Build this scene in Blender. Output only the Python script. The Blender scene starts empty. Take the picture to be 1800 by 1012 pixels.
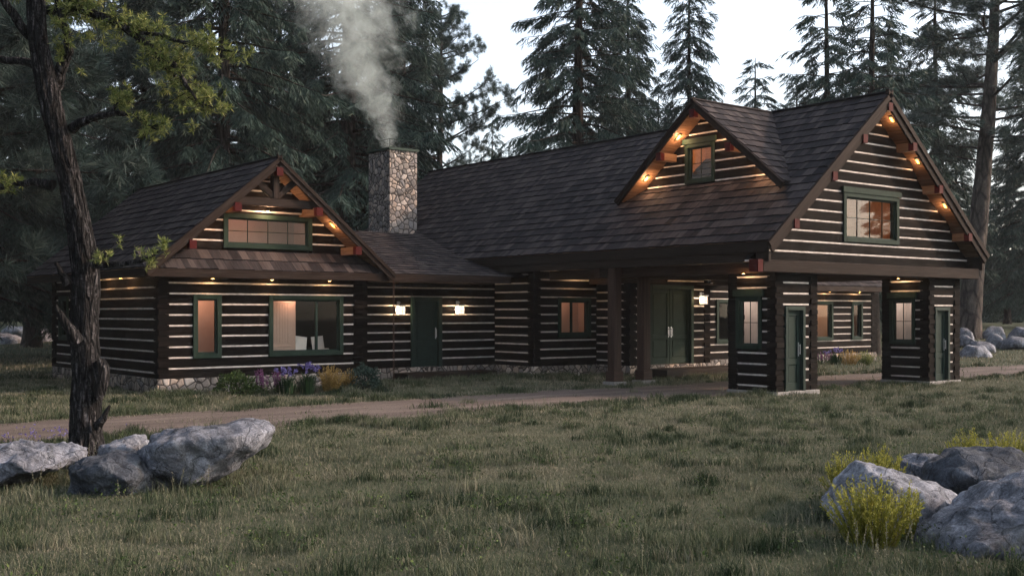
import bpy, bmesh, math, random
import numpy as np
from mathutils import Vector, Matrix, noise

R = math.radians
random.seed(7)
NR = np.random.default_rng(11)
C = bpy.context.scene.collection
SC = bpy.context.scene

# ---------------------------------------------------------------- camera, world, sun, exposure
EYE = 2.23
FW = Vector((0.6213, 0.7836, 0)); FW.normalize()
RT = Vector((FW.y, -FW.x, 0))
FPX, HOR = 1980.0, 549.0
cd = bpy.data.cameras.new("camera"); cam = bpy.data.objects.new("camera", cd); C.objects.link(cam)
cam.location = (0, 0, EYE)
YAW = -math.atan2(FW.x, FW.y)
cam.rotation_euler = (R(90), 0, YAW)
cd.sensor_width = 36; cd.lens = FPX / 1800 * 36; cd.shift_y = (HOR - 506) / 1800
cd.clip_start = .1; cd.clip_end = 1500
SC.camera = cam

SUN_EL, SUN_AZ = 27.0, -31.0          # azimuth measured from +X towards +Y
w = bpy.data.worlds.new("World"); SC.world = w; w.use_nodes = True
nt = w.node_tree; nt.nodes.clear()
sky = nt.nodes.new('ShaderNodeTexSky'); sky.sky_type = 'NISHITA'; sky.sun_disc = False
sky.sun_elevation = R(SUN_EL); sky.sun_rotation = R(90 - SUN_AZ)
sky.air_density = 1.0; sky.dust_density = 3.0; sky.ozone_density = 1.0
hs = nt.nodes.new('ShaderNodeHueSaturation'); hs.inputs['Saturation'].default_value = .6
bg = nt.nodes.new('ShaderNodeBackground'); bg.inputs['Strength'].default_value = .15
out = nt.nodes.new('ShaderNodeOutputWorld')
nt.links.new(sky.outputs[0], hs.inputs['Color']); nt.links.new(hs.outputs[0], bg.inputs[0]); nt.links.new(bg.outputs[0], out.inputs[0])

sl = bpy.data.lights.new("sun", 'SUN'); sl.energy = 1.7; sl.angle = R(2); sl.color = (1, .66, .46)
so = bpy.data.objects.new("sun", sl); C.objects.link(so)
sd = Vector((math.cos(R(SUN_AZ)) * math.cos(R(SUN_EL)), math.sin(R(SUN_AZ)) * math.cos(R(SUN_EL)), math.sin(R(SUN_EL))))
so.rotation_euler = sd.to_track_quat('Z', 'Y').to_euler(); so.location = (60, -10, 40)
SC.view_settings.view_transform = 'Standard'; SC.view_settings.look = 'None'
SC.view_settings.exposure = 1.38; SC.view_settings.gamma = 1

# ---------------------------------------------------------------- helpers
def at(px, py, u=None, v=None, z=None, d=None):
    """point of the place seen at a spot of the photograph, on a known plane or distance"""
    t = (px - 900) / FPX
    du, dv, dz = FW.x + RT.x * t, FW.y + RT.y * t, (HOR - py) / FPX
    if u is not None: d = u / du
    elif v is not None: d = v / dv
    elif z is not None: d = (z - EYE) / dz
    return Vector((du * d, dv * d, EYE + dz * d))

def tag(o, label=None, cat=None, group=None, kind=None):
    if label: o['label'] = label
    if cat: o['category'] = cat
    if group: o['group'] = group
    if kind: o['kind'] = kind
    return o

def empty(name, loc, label, cat, group=None):
    o = bpy.data.objects.new(name, None); C.objects.link(o); o.location = loc
    return tag(o, label, cat, group)

def rootloc(p):
    while p is not None and p.parent is not None: p = p.parent
    return Vector(p.location) if p is not None else Vector((0, 0, 0))

class MB:
    def __init__(s): s.v = []; s.f = []; s.m = []; s.r = []; s.uv = []
    def face(s, vs, mat=0, r=0.5, uvs=None):
        n = len(s.v); s.v.extend(vs); s.f.append(tuple(range(n, n + len(vs))))
        s.m.append(mat); s.r.append(r); s.uv.append(uvs or [(0, 0)] * len(vs))
    def faces_idx(s, vs, fs, mat=0, r=0.5, uvs=None):
        n = len(s.v); s.v.extend(vs)
        for k, f in enumerate(fs):
            s.f.append(tuple(i + n for i in f)); s.m.append(mat); s.r.append(r)
            s.uv.append(uvs[k] if uvs else [(0, 0)] * len(f))
    def build(s, name, mats, parent=None, smooth=False, loc=None):
        if not isinstance(mats, (list, tuple)): mats = [mats]
        off = rootloc(parent) if parent is not None else (Vector(loc) if loc is not None else Vector((0, 0, 0)))
        me = bpy.data.meshes.new(name)
        me.from_pydata([tuple(Vector(p) - off) for p in s.v], [], s.f)
        for m in mats: me.materials.append(m)
        me.polygons.foreach_set('material_index', s.m)
        a = me.attributes.new('rnd', 'FLOAT', 'FACE'); a.data.foreach_set('value', s.r)
        uvl = me.uv_layers.new(name='UVMap')
        flat = [c for u in s.uv for p in u for c in p]
        uvl.data.foreach_set('uv', flat)
        if smooth: me.polygons.foreach_set('use_smooth', [True] * len(s.f))
        me.update()
        o = bpy.data.objects.new(name, me); C.objects.link(o)
        if parent is not None: o.parent = parent
        elif loc is not None: o.location = loc
        return o

def beam(mb, p0, p1, w, h, up=(0, 0, 1), ch=.008, mat=0, r=None, seg=None, jit=0, e0=None, e1=None, capmat=None):
    """chamfered timber from p0 to p1, w across, h along up"""
    p0, p1 = Vector(p0), Vector(p1); ax = p1 - p0; L = ax.length
    if L < 1e-4: return
    ax /= L; up = Vector(up); side = ax.cross(up).normalized(); up = side.cross(ax).normalized()
    if r is None: r = random.random()
    c = min(ch, w * .4, h * .4); W, H = w / 2, h / 2
    prof = [(-W, -H + c), (-W + c, -H), (W - c, -H), (W, -H + c), (W, H - c), (W - c, H), (-W + c, H), (-W, H - c)]
    n = 1 if not seg else max(1, int(L / seg))
    vs = []; per = [0]
    for i in range(8):
        a, b = prof[i], prof[(i + 1) % 8]; per.append(per[-1] + math.hypot(a[0] - b[0], a[1] - b[1]))
    for k in range(n + 1):
        t = L * k / n
        jx, jy, js = (random.uniform(-jit, jit), random.uniform(-jit, jit) * .6, 1 + random.uniform(-jit, jit) * .8) if jit else (0, 0, 1)
        for (x, y) in prof:
            tt = t
            if k == 0 and e0: tt = e0(y)
            if k == n and e1: tt = L + e1(y)
            vs.append(p0 + ax * tt + side * (x + jx) + up * (y * js + jy))
    fs = []; uvs = []; ou = r * 53
    for k in range(n):
        for i in range(8):
            j = (i + 1) % 8
            fs.append((k * 8 + i, k * 8 + j, (k + 1) * 8 + j, (k + 1) * 8 + i))
            t0, t1 = L * k / n + ou, L * (k + 1) / n + ou
            uvs.append([(t0, per[i] + ou), (t0, per[i + 1] + ou), (t1, per[i + 1] + ou), (t1, per[i] + ou)])
    mb.faces_idx(vs, fs, mat, r, uvs)
    cm = mat if capmat is None else capmat
    mb.face(vs[:8][::-1], cm, r, [(x * 3 + ou, y * 3) for x, y in prof][::-1])
    mb.face(vs[-8:], cm, r, [(x * 3 + ou, y * 3) for x, y in prof])

def box(mb, lo, hi, mat=0, r=None, ch=.006, seg=None, jit=0):
    lo, hi = Vector(lo), Vector(hi); lo, hi = Vector(map(min, lo, hi)), Vector(map(max, lo, hi))
    d = hi - lo; c = (lo + hi) / 2
    k = max(range(3), key=lambda i: d[i])
    if k == 2: beam(mb, (c.x, c.y, lo.z), (c.x, c.y, hi.z), d.y, d.x, (1, 0, 0), ch, mat, r, seg, jit)
    elif k == 0: beam(mb, (lo.x, c.y, c.z), (hi.x, c.y, c.z), d.y, d.z, (0, 0, 1), ch, mat, r, seg, jit)
    else: beam(mb, (c.x, lo.y, c.z), (c.x, hi.y, c.z), d.x, d.z, (0, 0, 1), ch, mat, r, seg, jit)

class Fr:
    """wall frame: 'v' faces -v with a = u; 'u' faces -u with a = v"""
    def __init__(s, kind, p): s.k = kind; s.p = p
    def w(s, a, n, z):
        return Vector((a, s.p - n, z)) if s.k == 'v' else Vector((s.p - n, a, z))
    def box(s, mb, a0, a1, n0, n1, z0, z1, **k): box(mb, s.w(a0, n0, z0), s.w(a1, n1, z1), **k)
    @property
    def N(s): return Vector((0, -1, 0)) if s.k == 'v' else Vector((-1, 0, 0))
    @property
    def A(s): return Vector((1, 0, 0)) if s.k == 'v' else Vector((0, 1, 0))

def cut(iv, ops):
    for (o0, o1) in ops:
        nv = []
        for (a, b) in iv:
            if o1 <= a or o0 >= b: nv.append((a, b)); continue
            if o0 > a: nv.append((a, o0))
            if o1 < b: nv.append((o1, b))
        iv = nv
    return iv

PITCH = .3
def logwall(mb, F, a0, a1, zb, zt, chink0, ops=(), lim=None, cm0=.3, cm1=.3):
    """hewn logs with pale chinking; chink0 = height of the lowest chink line"""
    k0 = int(math.floor((zb - chink0) / PITCH))
    for k in range(k0, k0 + 60):
        lo = chink0 + k * PITCH + .022; hi = lo + .256
        if lo > zt: break
        lo_, hi_ = max(lo, zb), min(hi, zt)
        if hi_ - lo_ > .03:
            zc = (lo_ + hi_) / 2; A0, A1 = a0, a1; e0 = e1 = None
            if lim:
                A0, A1 = lim(zc)
                if A1 - A0 < .25: continue
                s0 = lim(zc + .05)[0] - lim(zc - .05)[0]; s1 = lim(zc + .05)[1] - lim(zc - .05)[1]
                e0 = (lambda y, s=s0: s * y * 10); e1 = (lambda y, s=s1: s * y * 10)
            for (x, y) in cut([(A0, A1)], [(o[0], o[1]) for o in ops if o[2] < zc < o[3]]):
                if y - x < .03: continue
                beam(mb, F.w(x, -.1, zc), F.w(y, -.1, zc), .2, hi_ - lo_, (0, 0, 1), .024, 0, None, .32, .009,
                     e0 if x == A0 else None, e1 if y == A1 else None)
        zc = chink0 + k * PITCH
        if zb < zc < zt - .02:
            A0, A1 = a0 + cm0, a1 - cm1
            if lim: A0, A1 = lim(zc); A0 += .05; A1 -= .05
            if A1 - A0 < .1: continue
            for (x, y) in cut([(A0, A1)], [(o[0], o[1]) for o in ops if o[2] < zc < o[3]]):
                if y - x > .03: F.box(mb, x, y, -.014, -.13, zc - .0235, zc + .0235, mat=1, ch=.004, seg=.25, jit=.0035)

def corner(mb, u, v, su, sv, zb, zt):
    mb = MB()
    """interlocked log ends; su, sv point from the corner into the building"""
    k = 0; z = zb
    while z < zt - .02:
        h = min(.15, zt - z)
        ju, jv = random.uniform(.0, .012), random.uniform(.0, .012)
        if k % 2: ju += .025
        else: jv += .025
        ex = .295 + random.uniform(-.01, .02)
        box(mb, (u - su * ju, v - sv * jv, z + .004), (u + su * ex, v + sv * ex, z + h - .003), ch=.016)
        z += h; k += 1
    mb.build('corner_joint', M['log'], house)

# ---------------------------------------------------------------- materials
def newmat(name):
    m = bpy.data.materials.new(name); m.use_nodes = True
    t = m.node_tree; b = t.nodes['Principled BSDF']; b.inputs['Specular IOR Level'].default_value = .12; return m, t, b
def N(t, typ, **k):
    n = t.nodes.new(typ)
    for a, v in k.items():
        if hasattr(n, a): setattr(n, a, v)
        else: n.inputs[a.replace('_', ' ')].default_value = v
    return n
def ramp(t, fac, stops, interp='LINEAR'):
    r = t.nodes.new('ShaderNodeValToRGB'); e = r.color_ramp.elements; r.color_ramp.interpolation = interp
    while len(e) < len(stops): e.new(.5)
    for i, (p, c) in enumerate(stops): e[i].position = p; e[i].color = (*c, 1)
    t.links.new(fac, r.inputs[0]); return r.outputs[0]
def mix(t, fac, a, b, mode='MIX'):
    n = t.nodes.new('ShaderNodeMix'); n.data_type = 'RGBA'; n.blend_type = mode
    for i, x in ((0, fac), (6, a), (7, b)):
        if hasattr(x, 'links'): t.links.new(x, n.inputs[i])
        elif isinstance(x, tuple): n.inputs[i].default_value = (*x, 1)
        else: n.inputs[i].default_value = x
    return n.outputs[2]
def math_(t, op, a, b=None, c=None):
    n = t.nodes.new('ShaderNodeMath'); n.operation = op
    for i, x in enumerate((a, b, c)):
        if x is None: continue
        if hasattr(x, 'links'): t.links.new(x, n.inputs[i])
        else: n.inputs[i].default_value = x
    return n.outputs[0]
def bump(t, b, h, s=.5, d=.01):
    n = t.nodes.new('ShaderNodeBump'); n.inputs['Strength'].default_value = s; n.inputs['Distance'].default_value = d
    t.links.new(h, n.inputs['Height']); t.links.new(n.outputs[0], b.inputs['Normal'])
def coord(t, which='Object', scale=(1, 1, 1)):
    c = t.nodes.new('ShaderNodeTexCoord'); m = t.nodes.new('ShaderNodeMapping'); m.inputs['Scale'].default_value = scale
    t.links.new(c.outputs[which], m.inputs[0]); return m.outputs[0]
def attr(t, name='rnd'):
    a = t.nodes.new('ShaderNodeAttribute'); a.attribute_name = name; return a.outputs['Fac']
def noise_(t, vec, scale, detail=4, rough=.6, dist=0):
    n = t.nodes.new('ShaderNodeTexNoise'); n.inputs['Scale'].default_value = scale; n.inputs['Detail'].default_value = detail
    n.inputs['Roughness'].default_value = rough; n.inputs['Distortion'].default_value = dist
    t.links.new(vec, n.inputs['Vector']); return n.outputs['Fac']

def wood(name, dark, mid, light, rough=.65, grain=26, bs=.5, spec=.07):
    m, t, b = newmat(name)
    g = noise_(t, coord(t, 'UV', (.9, grain, 1)), 1, 5, .65, .9)
    f = noise_(t, coord(t, 'UV', (5, grain * 5, 1)), 1, 3, .6, .2)
    kn = noise_(t, coord(t, 'UV', (.5, 3.2, 1)), 1.4, 3, .5, 2.2)
    s = math_(t, 'ADD', math_(t, 'MULTIPLY', g, .6), math_(t, 'ADD', math_(t, 'MULTIPLY', f, .22), math_(t, 'MULTIPLY', kn, .25)))
    s = math_(t, 'ADD', s, math_(t, 'MULTIPLY', math_(t, 'SUBTRACT', attr(t), .5), .12))
    col = ramp(t, s, [(.36, dark), (.54, mid), (.74, light)])
    t.links.new(col, b.inputs['Base Color']); b.inputs['Roughness'].default_value = rough; b.inputs['Specular IOR Level'].default_value = spec
    bump(t, b, s, bs, .012); return m

M = {}
M['log'] = wood('dark_log', (.0014, .0010, .0009), (.0034, .0024, .0021), (.020, .0155, .0125), .85, 14, .8, .06)
M['fascia'] = wood('weathered_brown_timber', (.009, .0058, .0045), (.019, .0125, .0098), (.040, .029, .024), .75, 22)
M['soffit'] = wood('soffit_boards', (.07, .038, .022), (.13, .075, .044), (.20, .125, .08), .6, 16)
M['post'] = wood('brown_post', (.026, .016, .013), (.044, .028, .022), (.075, .052, .042), .6, 18)
M['red'] = wood('dark_red_paint', (.032, .002, .002), (.045, .003, .003), (.06, .005, .004), .7, 20, .2, .1)
M['plank'] = wood('interior_planks', (.20, .10, .05), (.32, .18, .10), (.42, .26, .16), .5, 10, .2)
M['deck'] = wood('dark_step_boards', (.010, .008, .006), (.018, .013, .010), (.03, .022, .018), .7, 14)

def mk_chink():
    m, t, b = newmat('pale_chinking'); o = coord(t)
    n = noise_(t, o, 7, 5, .6)
    t.links.new(ramp(t, n, [(.3, (.34, .305, .28)), (.7, (.60, .54, .50))]), b.inputs['Base Color'])
    b.inputs['Roughness'].default_value = .85; bump(t, b, noise_(t, o, 40, 3), .3, .01); return m
M['chink'] = mk_chink()
def paint(name, c, rough=.5, var=.25):
    m, t, b = newmat(name); o = coord(t)
    n = noise_(t, o, 3, 6, .65); f = noise_(t, coord(t, 'Object', (30, 30, 4)), 1, 3)
    s = math_(t, 'ADD', math_(t, 'MULTIPLY', n, .7), math_(t, 'MULTIPLY', f, .3))
    lo = tuple(x * (1 - var) for x in c); hi = tuple(x * (1 + var) for x in c)
    t.links.new(ramp(t, s, [(.35, lo), (.65, hi)]), b.inputs['Base Color'])
    b.inputs['Roughness'].default_value = rough; bump(t, b, f, .25, .004); return m
M['green'] = paint('green_paint', (.0125, .0245, .0175), .75)
M['dgreen'] = paint('dark_green_door_paint', (.010, .022, .0175), .65)
M['cap'] = paint('green_chimney_cap', (.014, .028, .021), .5)
M['metal'] = paint('brushed_metal', (.45, .45, .47), .35, .1); M['metal'].node_tree.nodes['Principled BSDF'].inputs['Metallic'].default_value = .9
M['iron'] = paint('rusty_iron', (.05, .028, .02), .7)
M['black'] = paint('dark_bronze', (.02, .016, .013), .5)
M['plaster'] = paint('interior_plaster', (.50, .36, .29), .9, .05)
M['white'] = paint('white_cloth', (.7, .68, .64), .9, .05)
M['curtain'] = paint('pale_curtain', (.62, .56, .52), .9, .12)
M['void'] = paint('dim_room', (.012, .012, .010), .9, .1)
M['concrete'] = paint('pale_footing', (.22, .21, .20), .9, .3)

def mk_stone(name, tones, mortar, scale):
    m, t, b = newmat(name); o = coord(t)
    wv = t.nodes.new('ShaderNodeTexNoise'); wv.inputs['Scale'].default_value = 2.5; t.links.new(o, wv.inputs['Vector'])
    ad = t.nodes.new('ShaderNodeVectorMath'); ad.operation = 'MULTIPLY_ADD'; t.links.new(wv.outputs['Color'], ad.inputs[0])
    ad.inputs[1].default_value = (.12, .12, .12); t.links.new(o, ad.inputs[2])
    vo = t.nodes.new('ShaderNodeTexVoronoi'); vo.feature = 'F1'; vo.inputs['Scale'].default_value = scale; t.links.new(ad.outputs[0], vo.inputs['Vector'])
    ve = t.nodes.new('ShaderNodeTexVoronoi'); ve.feature = 'DISTANCE_TO_EDGE'; ve.inputs['Scale'].default_value = scale; t.links.new(ad.outputs[0], ve.inputs['Vector'])
    sp = t.nodes.new('ShaderNodeSeparateColor'); t.links.new(vo.outputs['Color'], sp.inputs[0])
    c = ramp(t, sp.outputs[0], tones)
    n = noise_(t, o, 16, 6, .7)
    c = mix(t, .6, c, ramp(t, n, [(.3, (.45, .45, .45)), (.7, (1, 1, 1))]), 'MULTIPLY')
    e = ramp(t, ve.outputs['Distance'], [(.03, (0, 0, 0)), (.075, (1, 1, 1))])
    col = mix(t, e, mortar, c); t.links.new(col, b.inputs['Base Color'])
    b.inputs['Roughness'].default_value = .85
    h = math_(t, 'ADD', math_(t, 'MULTIPLY', ramp(t, ve.outputs['Distance'], [(.0, (0, 0, 0)), (.2, (1, 1, 1))]), 1.0), math_(t, 'MULTIPLY', n, .4))
    bump(t, b, h, .9, .03); return m
M['stone'] = mk_stone('field_stone', [(.0, (.13, .12, .115)), (.35, (.25, .215, .19)), (.6, (.20, .19, .19)), (.8, (.36, .29, .24)), (1, (.46, .41, .37))], (.03, .025, .022), 4.6)

def mk_shingle():
    m, t, b = newmat('weathered_shingles')
    s1 = noise_(t, coord(t, 'UV', (26, 1.6, 1)), 1, 4, .65)
    s2 = noise_(t, coord(t, 'UV', (7, .35, 1)), 1, 3, .6)
    f = math_(t, 'ADD', math_(t, 'MULTIPLY', attr(t), .42), math_(t, 'ADD', math_(t, 'MULTIPLY', s1, .62), math_(t, 'MULTIPLY', s2, .16)))
    c = ramp(t, f, [(.30, (.0055, .0052, .0065)), (.55, (.019, .0165, .018)), (.86, (.066, .054, .051))])
    t.links.new(c, b.inputs['Base Color']); b.inputs['Roughness'].default_value = .8
    b.inputs['Specular IOR Level'].default_value = .08
    bump(t, b, s1, .7, .012); return m
M['shingle'] = mk_shingle()

def emis(name, c, s):
    m, t, b = newmat(name); b.inputs['Base Color'].default_value = (*c, 1)
    b.inputs['Emission Color'].default_value = (*c, 1); b.inputs['Emission Strength'].default_value = s; return m
M['lens'] = emis('warm_lens', (1, .62, .22), 1.6)
M['glow'] = emis('lantern_glass', (1, .80, .56), .8)

def mk_glass():
    m, t, b = newmat('window_glass'); t.nodes.remove(b); o = t.nodes['Material Output']
    tr = t.nodes.new('ShaderNodeBsdfTransparent'); tr.inputs[0].default_value = (.86, .88, .86, 1)
    gl = t.nodes.new('ShaderNodeBsdfGlossy'); gl.inputs['Roughness'].default_value = .02; gl.inputs['Color'].default_value = (1, 1, 1, 1)
    fr = t.nodes.new('ShaderNodeFresnel'); fr.inputs['IOR'].default_value = 1.26
    mx = t.nodes.new('ShaderNodeMixShader'); t.links.new(fr.outputs[0], mx.inputs[0])
    t.links.new(tr.outputs[0], mx.inputs[1]); t.links.new(gl.outputs[0], mx.inputs[2]); t.links.new(mx.outputs[0], o.inputs[0]); return m
M['glass'] = mk_glass()

def mk_rock(name, dark, mid, light, moss=.35):
    m, t, b = newmat(name); o = coord(t)
    n1 = noise_(t, o, 1.6, 8, .7, .4); n2 = noise_(t, o, 34, 5, .85); n3 = noise_(t, o, 2.6, 5, .6, .8)
    n4 = noise_(t, o, 5, 6, .75, 1.2)
    s = math_(t, 'ADD', math_(t, 'MULTIPLY', n1, .42), math_(t, 'ADD', math_(t, 'MULTIPLY', n2, .30), math_(t, 'MULTIPLY', n4, .28)))
    c = ramp(t, s, [(.40, dark), (.50, mid), (.61, light)])
    c = mix(t, ramp(t, n4, [(.30, (.85, .85, .85)), (.40, (0, 0, 0))]), c, (.02, .022, .026))
    c = mix(t, ramp(t, n3, [(.55, (0, 0, 0)), (.66, (moss, moss, moss))]), c, (.055, .055, .032))
    vc = t.nodes.new('ShaderNodeTexVoronoi'); vc.feature = 'DISTANCE_TO_EDGE'; vc.inputs['Scale'].default_value = 1.7
    wv = t.nodes.new('ShaderNodeTexNoise'); wv.inputs['Scale'].default_value = 1.6; wv.inputs['Detail'].default_value = 6; t.links.new(o, wv.inputs['Vector'])
    ad = t.nodes.new('ShaderNodeVectorMath'); ad.operation = 'MULTIPLY_ADD'; t.links.new(wv.outputs['Color'], ad.inputs[0]); ad.inputs[1].default_value = (.9, .9, .9); t.links.new(o, ad.inputs[2])
    t.links.new(ad.outputs[0], vc.inputs['Vector'])
    cr = ramp(t, vc.outputs['Distance'], [(0, (.35, .35, .35)), (.022, (1, 1, 1))])
    c = mix(t, .75, c, cr, 'MULTIPLY')
    t.links.new(c, b.inputs['Base Color']); b.inputs['Roughness'].default_value = .9
    bump(t, b, math_(t, 'ADD', math_(t, 'ADD', n4, math_(t, 'MULTIPLY', cr, .5)), math_(t, 'MULTIPLY', n2, .5)), 1, .06); return m
M['rock'] = mk_rock('grey_granite', (.04, .044, .052), (.15, .158, .185), (.40, .42, .48))
M['rock_dark'] = mk_rock('dark_slate_rock', (.020, .024, .030), (.062, .070, .086), (.17, .19, .22), .25)
M['rock_pale'] = mk_rock('pale_granite', (.06, .065, .075), (.20, .21, .24), (.48, .50, .56), .2)

def mk_bark(name, dark, mid, light, sx=16, sz=2.6, bd=.05):
    m, t, b = newmat(name)
    o = coord(t, 'Object', (sx, sx, sz)); n = noise_(t, o, 1, 6, .7, .8)
    vo = t.nodes.new('ShaderNodeTexVoronoi'); vo.feature = 'DISTANCE_TO_EDGE'; vo.inputs['Scale'].default_value = .8
    t.links.new(o, vo.inputs['Vector'])
    f = noise_(t, coord(t), 26, 4, .7)
    s = math_(t, 'ADD', math_(t, 'MULTIPLY', n, .7), math_(t, 'MULTIPLY', f, .3))
    c = ramp(t, s, [(.40, dark), (.53, mid), (.70, light)])
    e = ramp(t, vo.outputs['Distance'], [(.0, (.25, .25, .25)), (.16, (1, 1, 1))])
    c = mix(t, .8, c, e, 'MULTIPLY'); t.links.new(c, b.inputs['Base Color']); b.inputs['Roughness'].default_value = .95
    bump(t, b, math_(t, 'ADD', s, math_(t, 'MULTIPLY', e, .7)), 1, bd); return m
M['bark_near'] = mk_bark('furrowed_grey_bark', (.004, .004, .004), (.018, .017, .0175), (.19, .18, .185), 15, 3.0, .07)
M['bark'] = mk_bark('dark_conifer_bark', (.018, .015, .013), (.04, .033, .028), (.09, .075, .062), 5, 1.2)
M['bark_red'] = mk_bark('reddish_pine_bark', (.025, .021, .019), (.060, .050, .044), (.14, .115, .098), 4, 1.1)

def leaf(name, stops, rough=.6, trans=.15):
    m, t, b = newmat(name)
    c = ramp(t, attr(t), stops); t.links.new(c, b.inputs['Base Color']); b.inputs['Roughness'].default_value = rough
    b.inputs['Specular IOR Level'].default_value = .12
    if trans:
        o = t.nodes['Material Output']; tl = t.nodes.new('ShaderNodeBsdfTranslucent'); t.links.new(c, tl.inputs[0])
        mx = t.nodes.new('ShaderNodeMixShader'); mx.inputs[0].default_value = trans
        t.links.new(b.outputs[0], mx.inputs[1]); t.links.new(tl.outputs[0], mx.inputs[2]); t.links.new(mx.outputs[0], o.inputs[0])
    return m
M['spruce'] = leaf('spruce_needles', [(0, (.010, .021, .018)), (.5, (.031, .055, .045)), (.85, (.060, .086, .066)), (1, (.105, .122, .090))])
M['pine'] = leaf('pine_needles', [(0, (.014, .030, .028)), (.5, (.036, .062, .056)), (1, (.10, .125, .105))])
M['bright'] = leaf('yellow_green_needles', [(0, (.030, .048, .012)), (.5, (.10, .13, .034)), (1, (.30, .30, .11))], .5, .3)
M['grass'] = leaf('meadow_grass', [(0, (.013, .026, .012)), (.3, (.058, .074, .040)), (.55, (.138, .138, .095)), (.8, (.225, .200, .150)), (1, (.30, .26, .205))], .7, .2)
M['bush'] = leaf('shrub_leaves', [(0, (.012, .028, .010)), (.6, (.045, .075, .022)), (1, (.10, .13, .04))])
M['yellow'] = leaf('yellow_broom', [(0, (.030, .036, .010)), (.5, (.145, .145, .024)), (1, (.34, .33, .07))], .6, .3)
M['gold'] = leaf('golden_plume', [(0, (.10, .07, .02)), (.5, (.26, .17, .05)), (1, (.42, .29, .11))], .6, .3)
M['pink'] = leaf('pink_spikes', [(0, (.12, .03, .10)), (1, (.30, .11, .26))], .6, .2)
M['violet'] = leaf('violet_petals', [(0, (.06, .045, .16)), (1, (.22, .19, .42))], .6, .2)
M['blade'] = leaf('dark_blades', [(0, (.008, .020, .010)), (1, (.03, .06, .02))], .5, .1)

def mk_ground():
    m, t, b = newmat('meadow_soil'); o = coord(t)
    n1 = noise_(t, o, .35, 5, .6); n2 = noise_(t, o, 5, 6, .75)
    s = math_(t, 'ADD', math_(t, 'MULTIPLY', n1, .5), math_(t, 'MULTIPLY', n2, .5))
    t.links.new(ramp(t, s, [(.38, (.022, .032, .017)), (.52, (.050, .058, .033)), (.68, (.085, .082, .055))]), b.inputs['Base Color'])
    b.inputs['Roughness'].default_value = .95; bump(t, b, n2, 1, .08); return m
M['ground'] = mk_ground()
def mk_road():
    m, t, b = newmat('packed_dirt'); o = coord(t)
    sx = t.nodes.new('ShaderNodeSeparateXYZ'); t.links.new(o, sx.inputs[0]); wb = noise_(t, o, .5, 3)
    yy = math_(t, 'ADD', sx.outputs[1], math_(t, 'MULTIPLY', wb, .6)); tr = math_(t, 'ABSOLUTE', math_(t, 'SUBTRACT', math_(t, 'ABSOLUTE', math_(t, 'SUBTRACT', yy, 22.72)), .82))
    rut = ramp(t, tr, [(.12, (.06, .06, .06)), (.38, (0, 0, 0))])
    n1 = noise_(t, coord(t, 'Object', (.25, 1.6, 1)), 1, 5, .6); n2 = noise_(t, o, 14, 7, .8)
    s = math_(t, 'ADD', math_(t, 'MULTIPLY', n1, .5), math_(t, 'MULTIPLY', n2, .5)); s = math_(t, 'ADD', s, rut)
    t.links.new(ramp(t, s, [(.35, (.060, .048, .043)), (.52, (.105, .085, .075)), (.68, (.175, .145, .128))]), b.inputs['Base Color'])
    b.inputs['Roughness'].default_value = .95; bump(t, b, n2, 1, .03); return m
M['road'] = mk_road()

# ---------------------------------------------------------------- ground
def sstep(x): x = np.clip(x, 0, 1); return x * x * (3 - 2 * x)
def gz(x, y):
    x = np.asarray(x, float); y = np.asarray(y, float)
    d = x * FW.x + y * FW.y
    n = .030 * np.sin(x * .9 + 1.3) * np.sin(y * .8 + .5) + .022 * np.sin(x * 2.1 + y * 1.3) + .012 * np.sin(x * 4.3 - y * 3.1 + 2)
    n += .035 * np.sin(x * .31 - y * .23 + 1)
    flat = 1 - sstep((np.abs(y - 22.5) - 2.2) / 1.6) * .9
    n = n * (1 - .8 * flat)
    return n - .02 + 1.25 * sstep((d - 56) / 34)
def gzf(x, y): return float(gz(x, y))

def ground():
    f = np.concatenate([np.linspace(-90, 0, 10), np.linspace(1, 62, 160), np.linspace(64, 130, 34), np.linspace(140, 700, 24)])
    s = np.concatenate([np.linspace(-500, -70, 20), np.linspace(-62, -22, 40), np.linspace(-21.6, 21.6, 110), np.linspace(22, 62, 40), np.linspace(70, 500, 20)])
    Fg, Sg = np.meshgrid(f, s, indexing='ij')
    X = Fg * FW.x + Sg * RT.x; Y = Fg * FW.y + Sg * RT.y; Z = gz(X, Y)
    v = np.stack([X, Y, Z], -1).reshape(-1, 3); n, m_ = Fg.shape
    i, j = np.meshgrid(np.arange(n - 1), np.arange(m_ - 1), indexing='ij'); a = (i * m_ + j).ravel()
    q = np.stack([a, a + m_, a + m_ + 1, a + 1], -1)[:, ::-1]
    o = npmesh('ground', v, q, np.full(len(q), .5), M['ground'], smooth=True)
    tag(o, 'rough meadow ground around the log house', None, None, 'structure')

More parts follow.
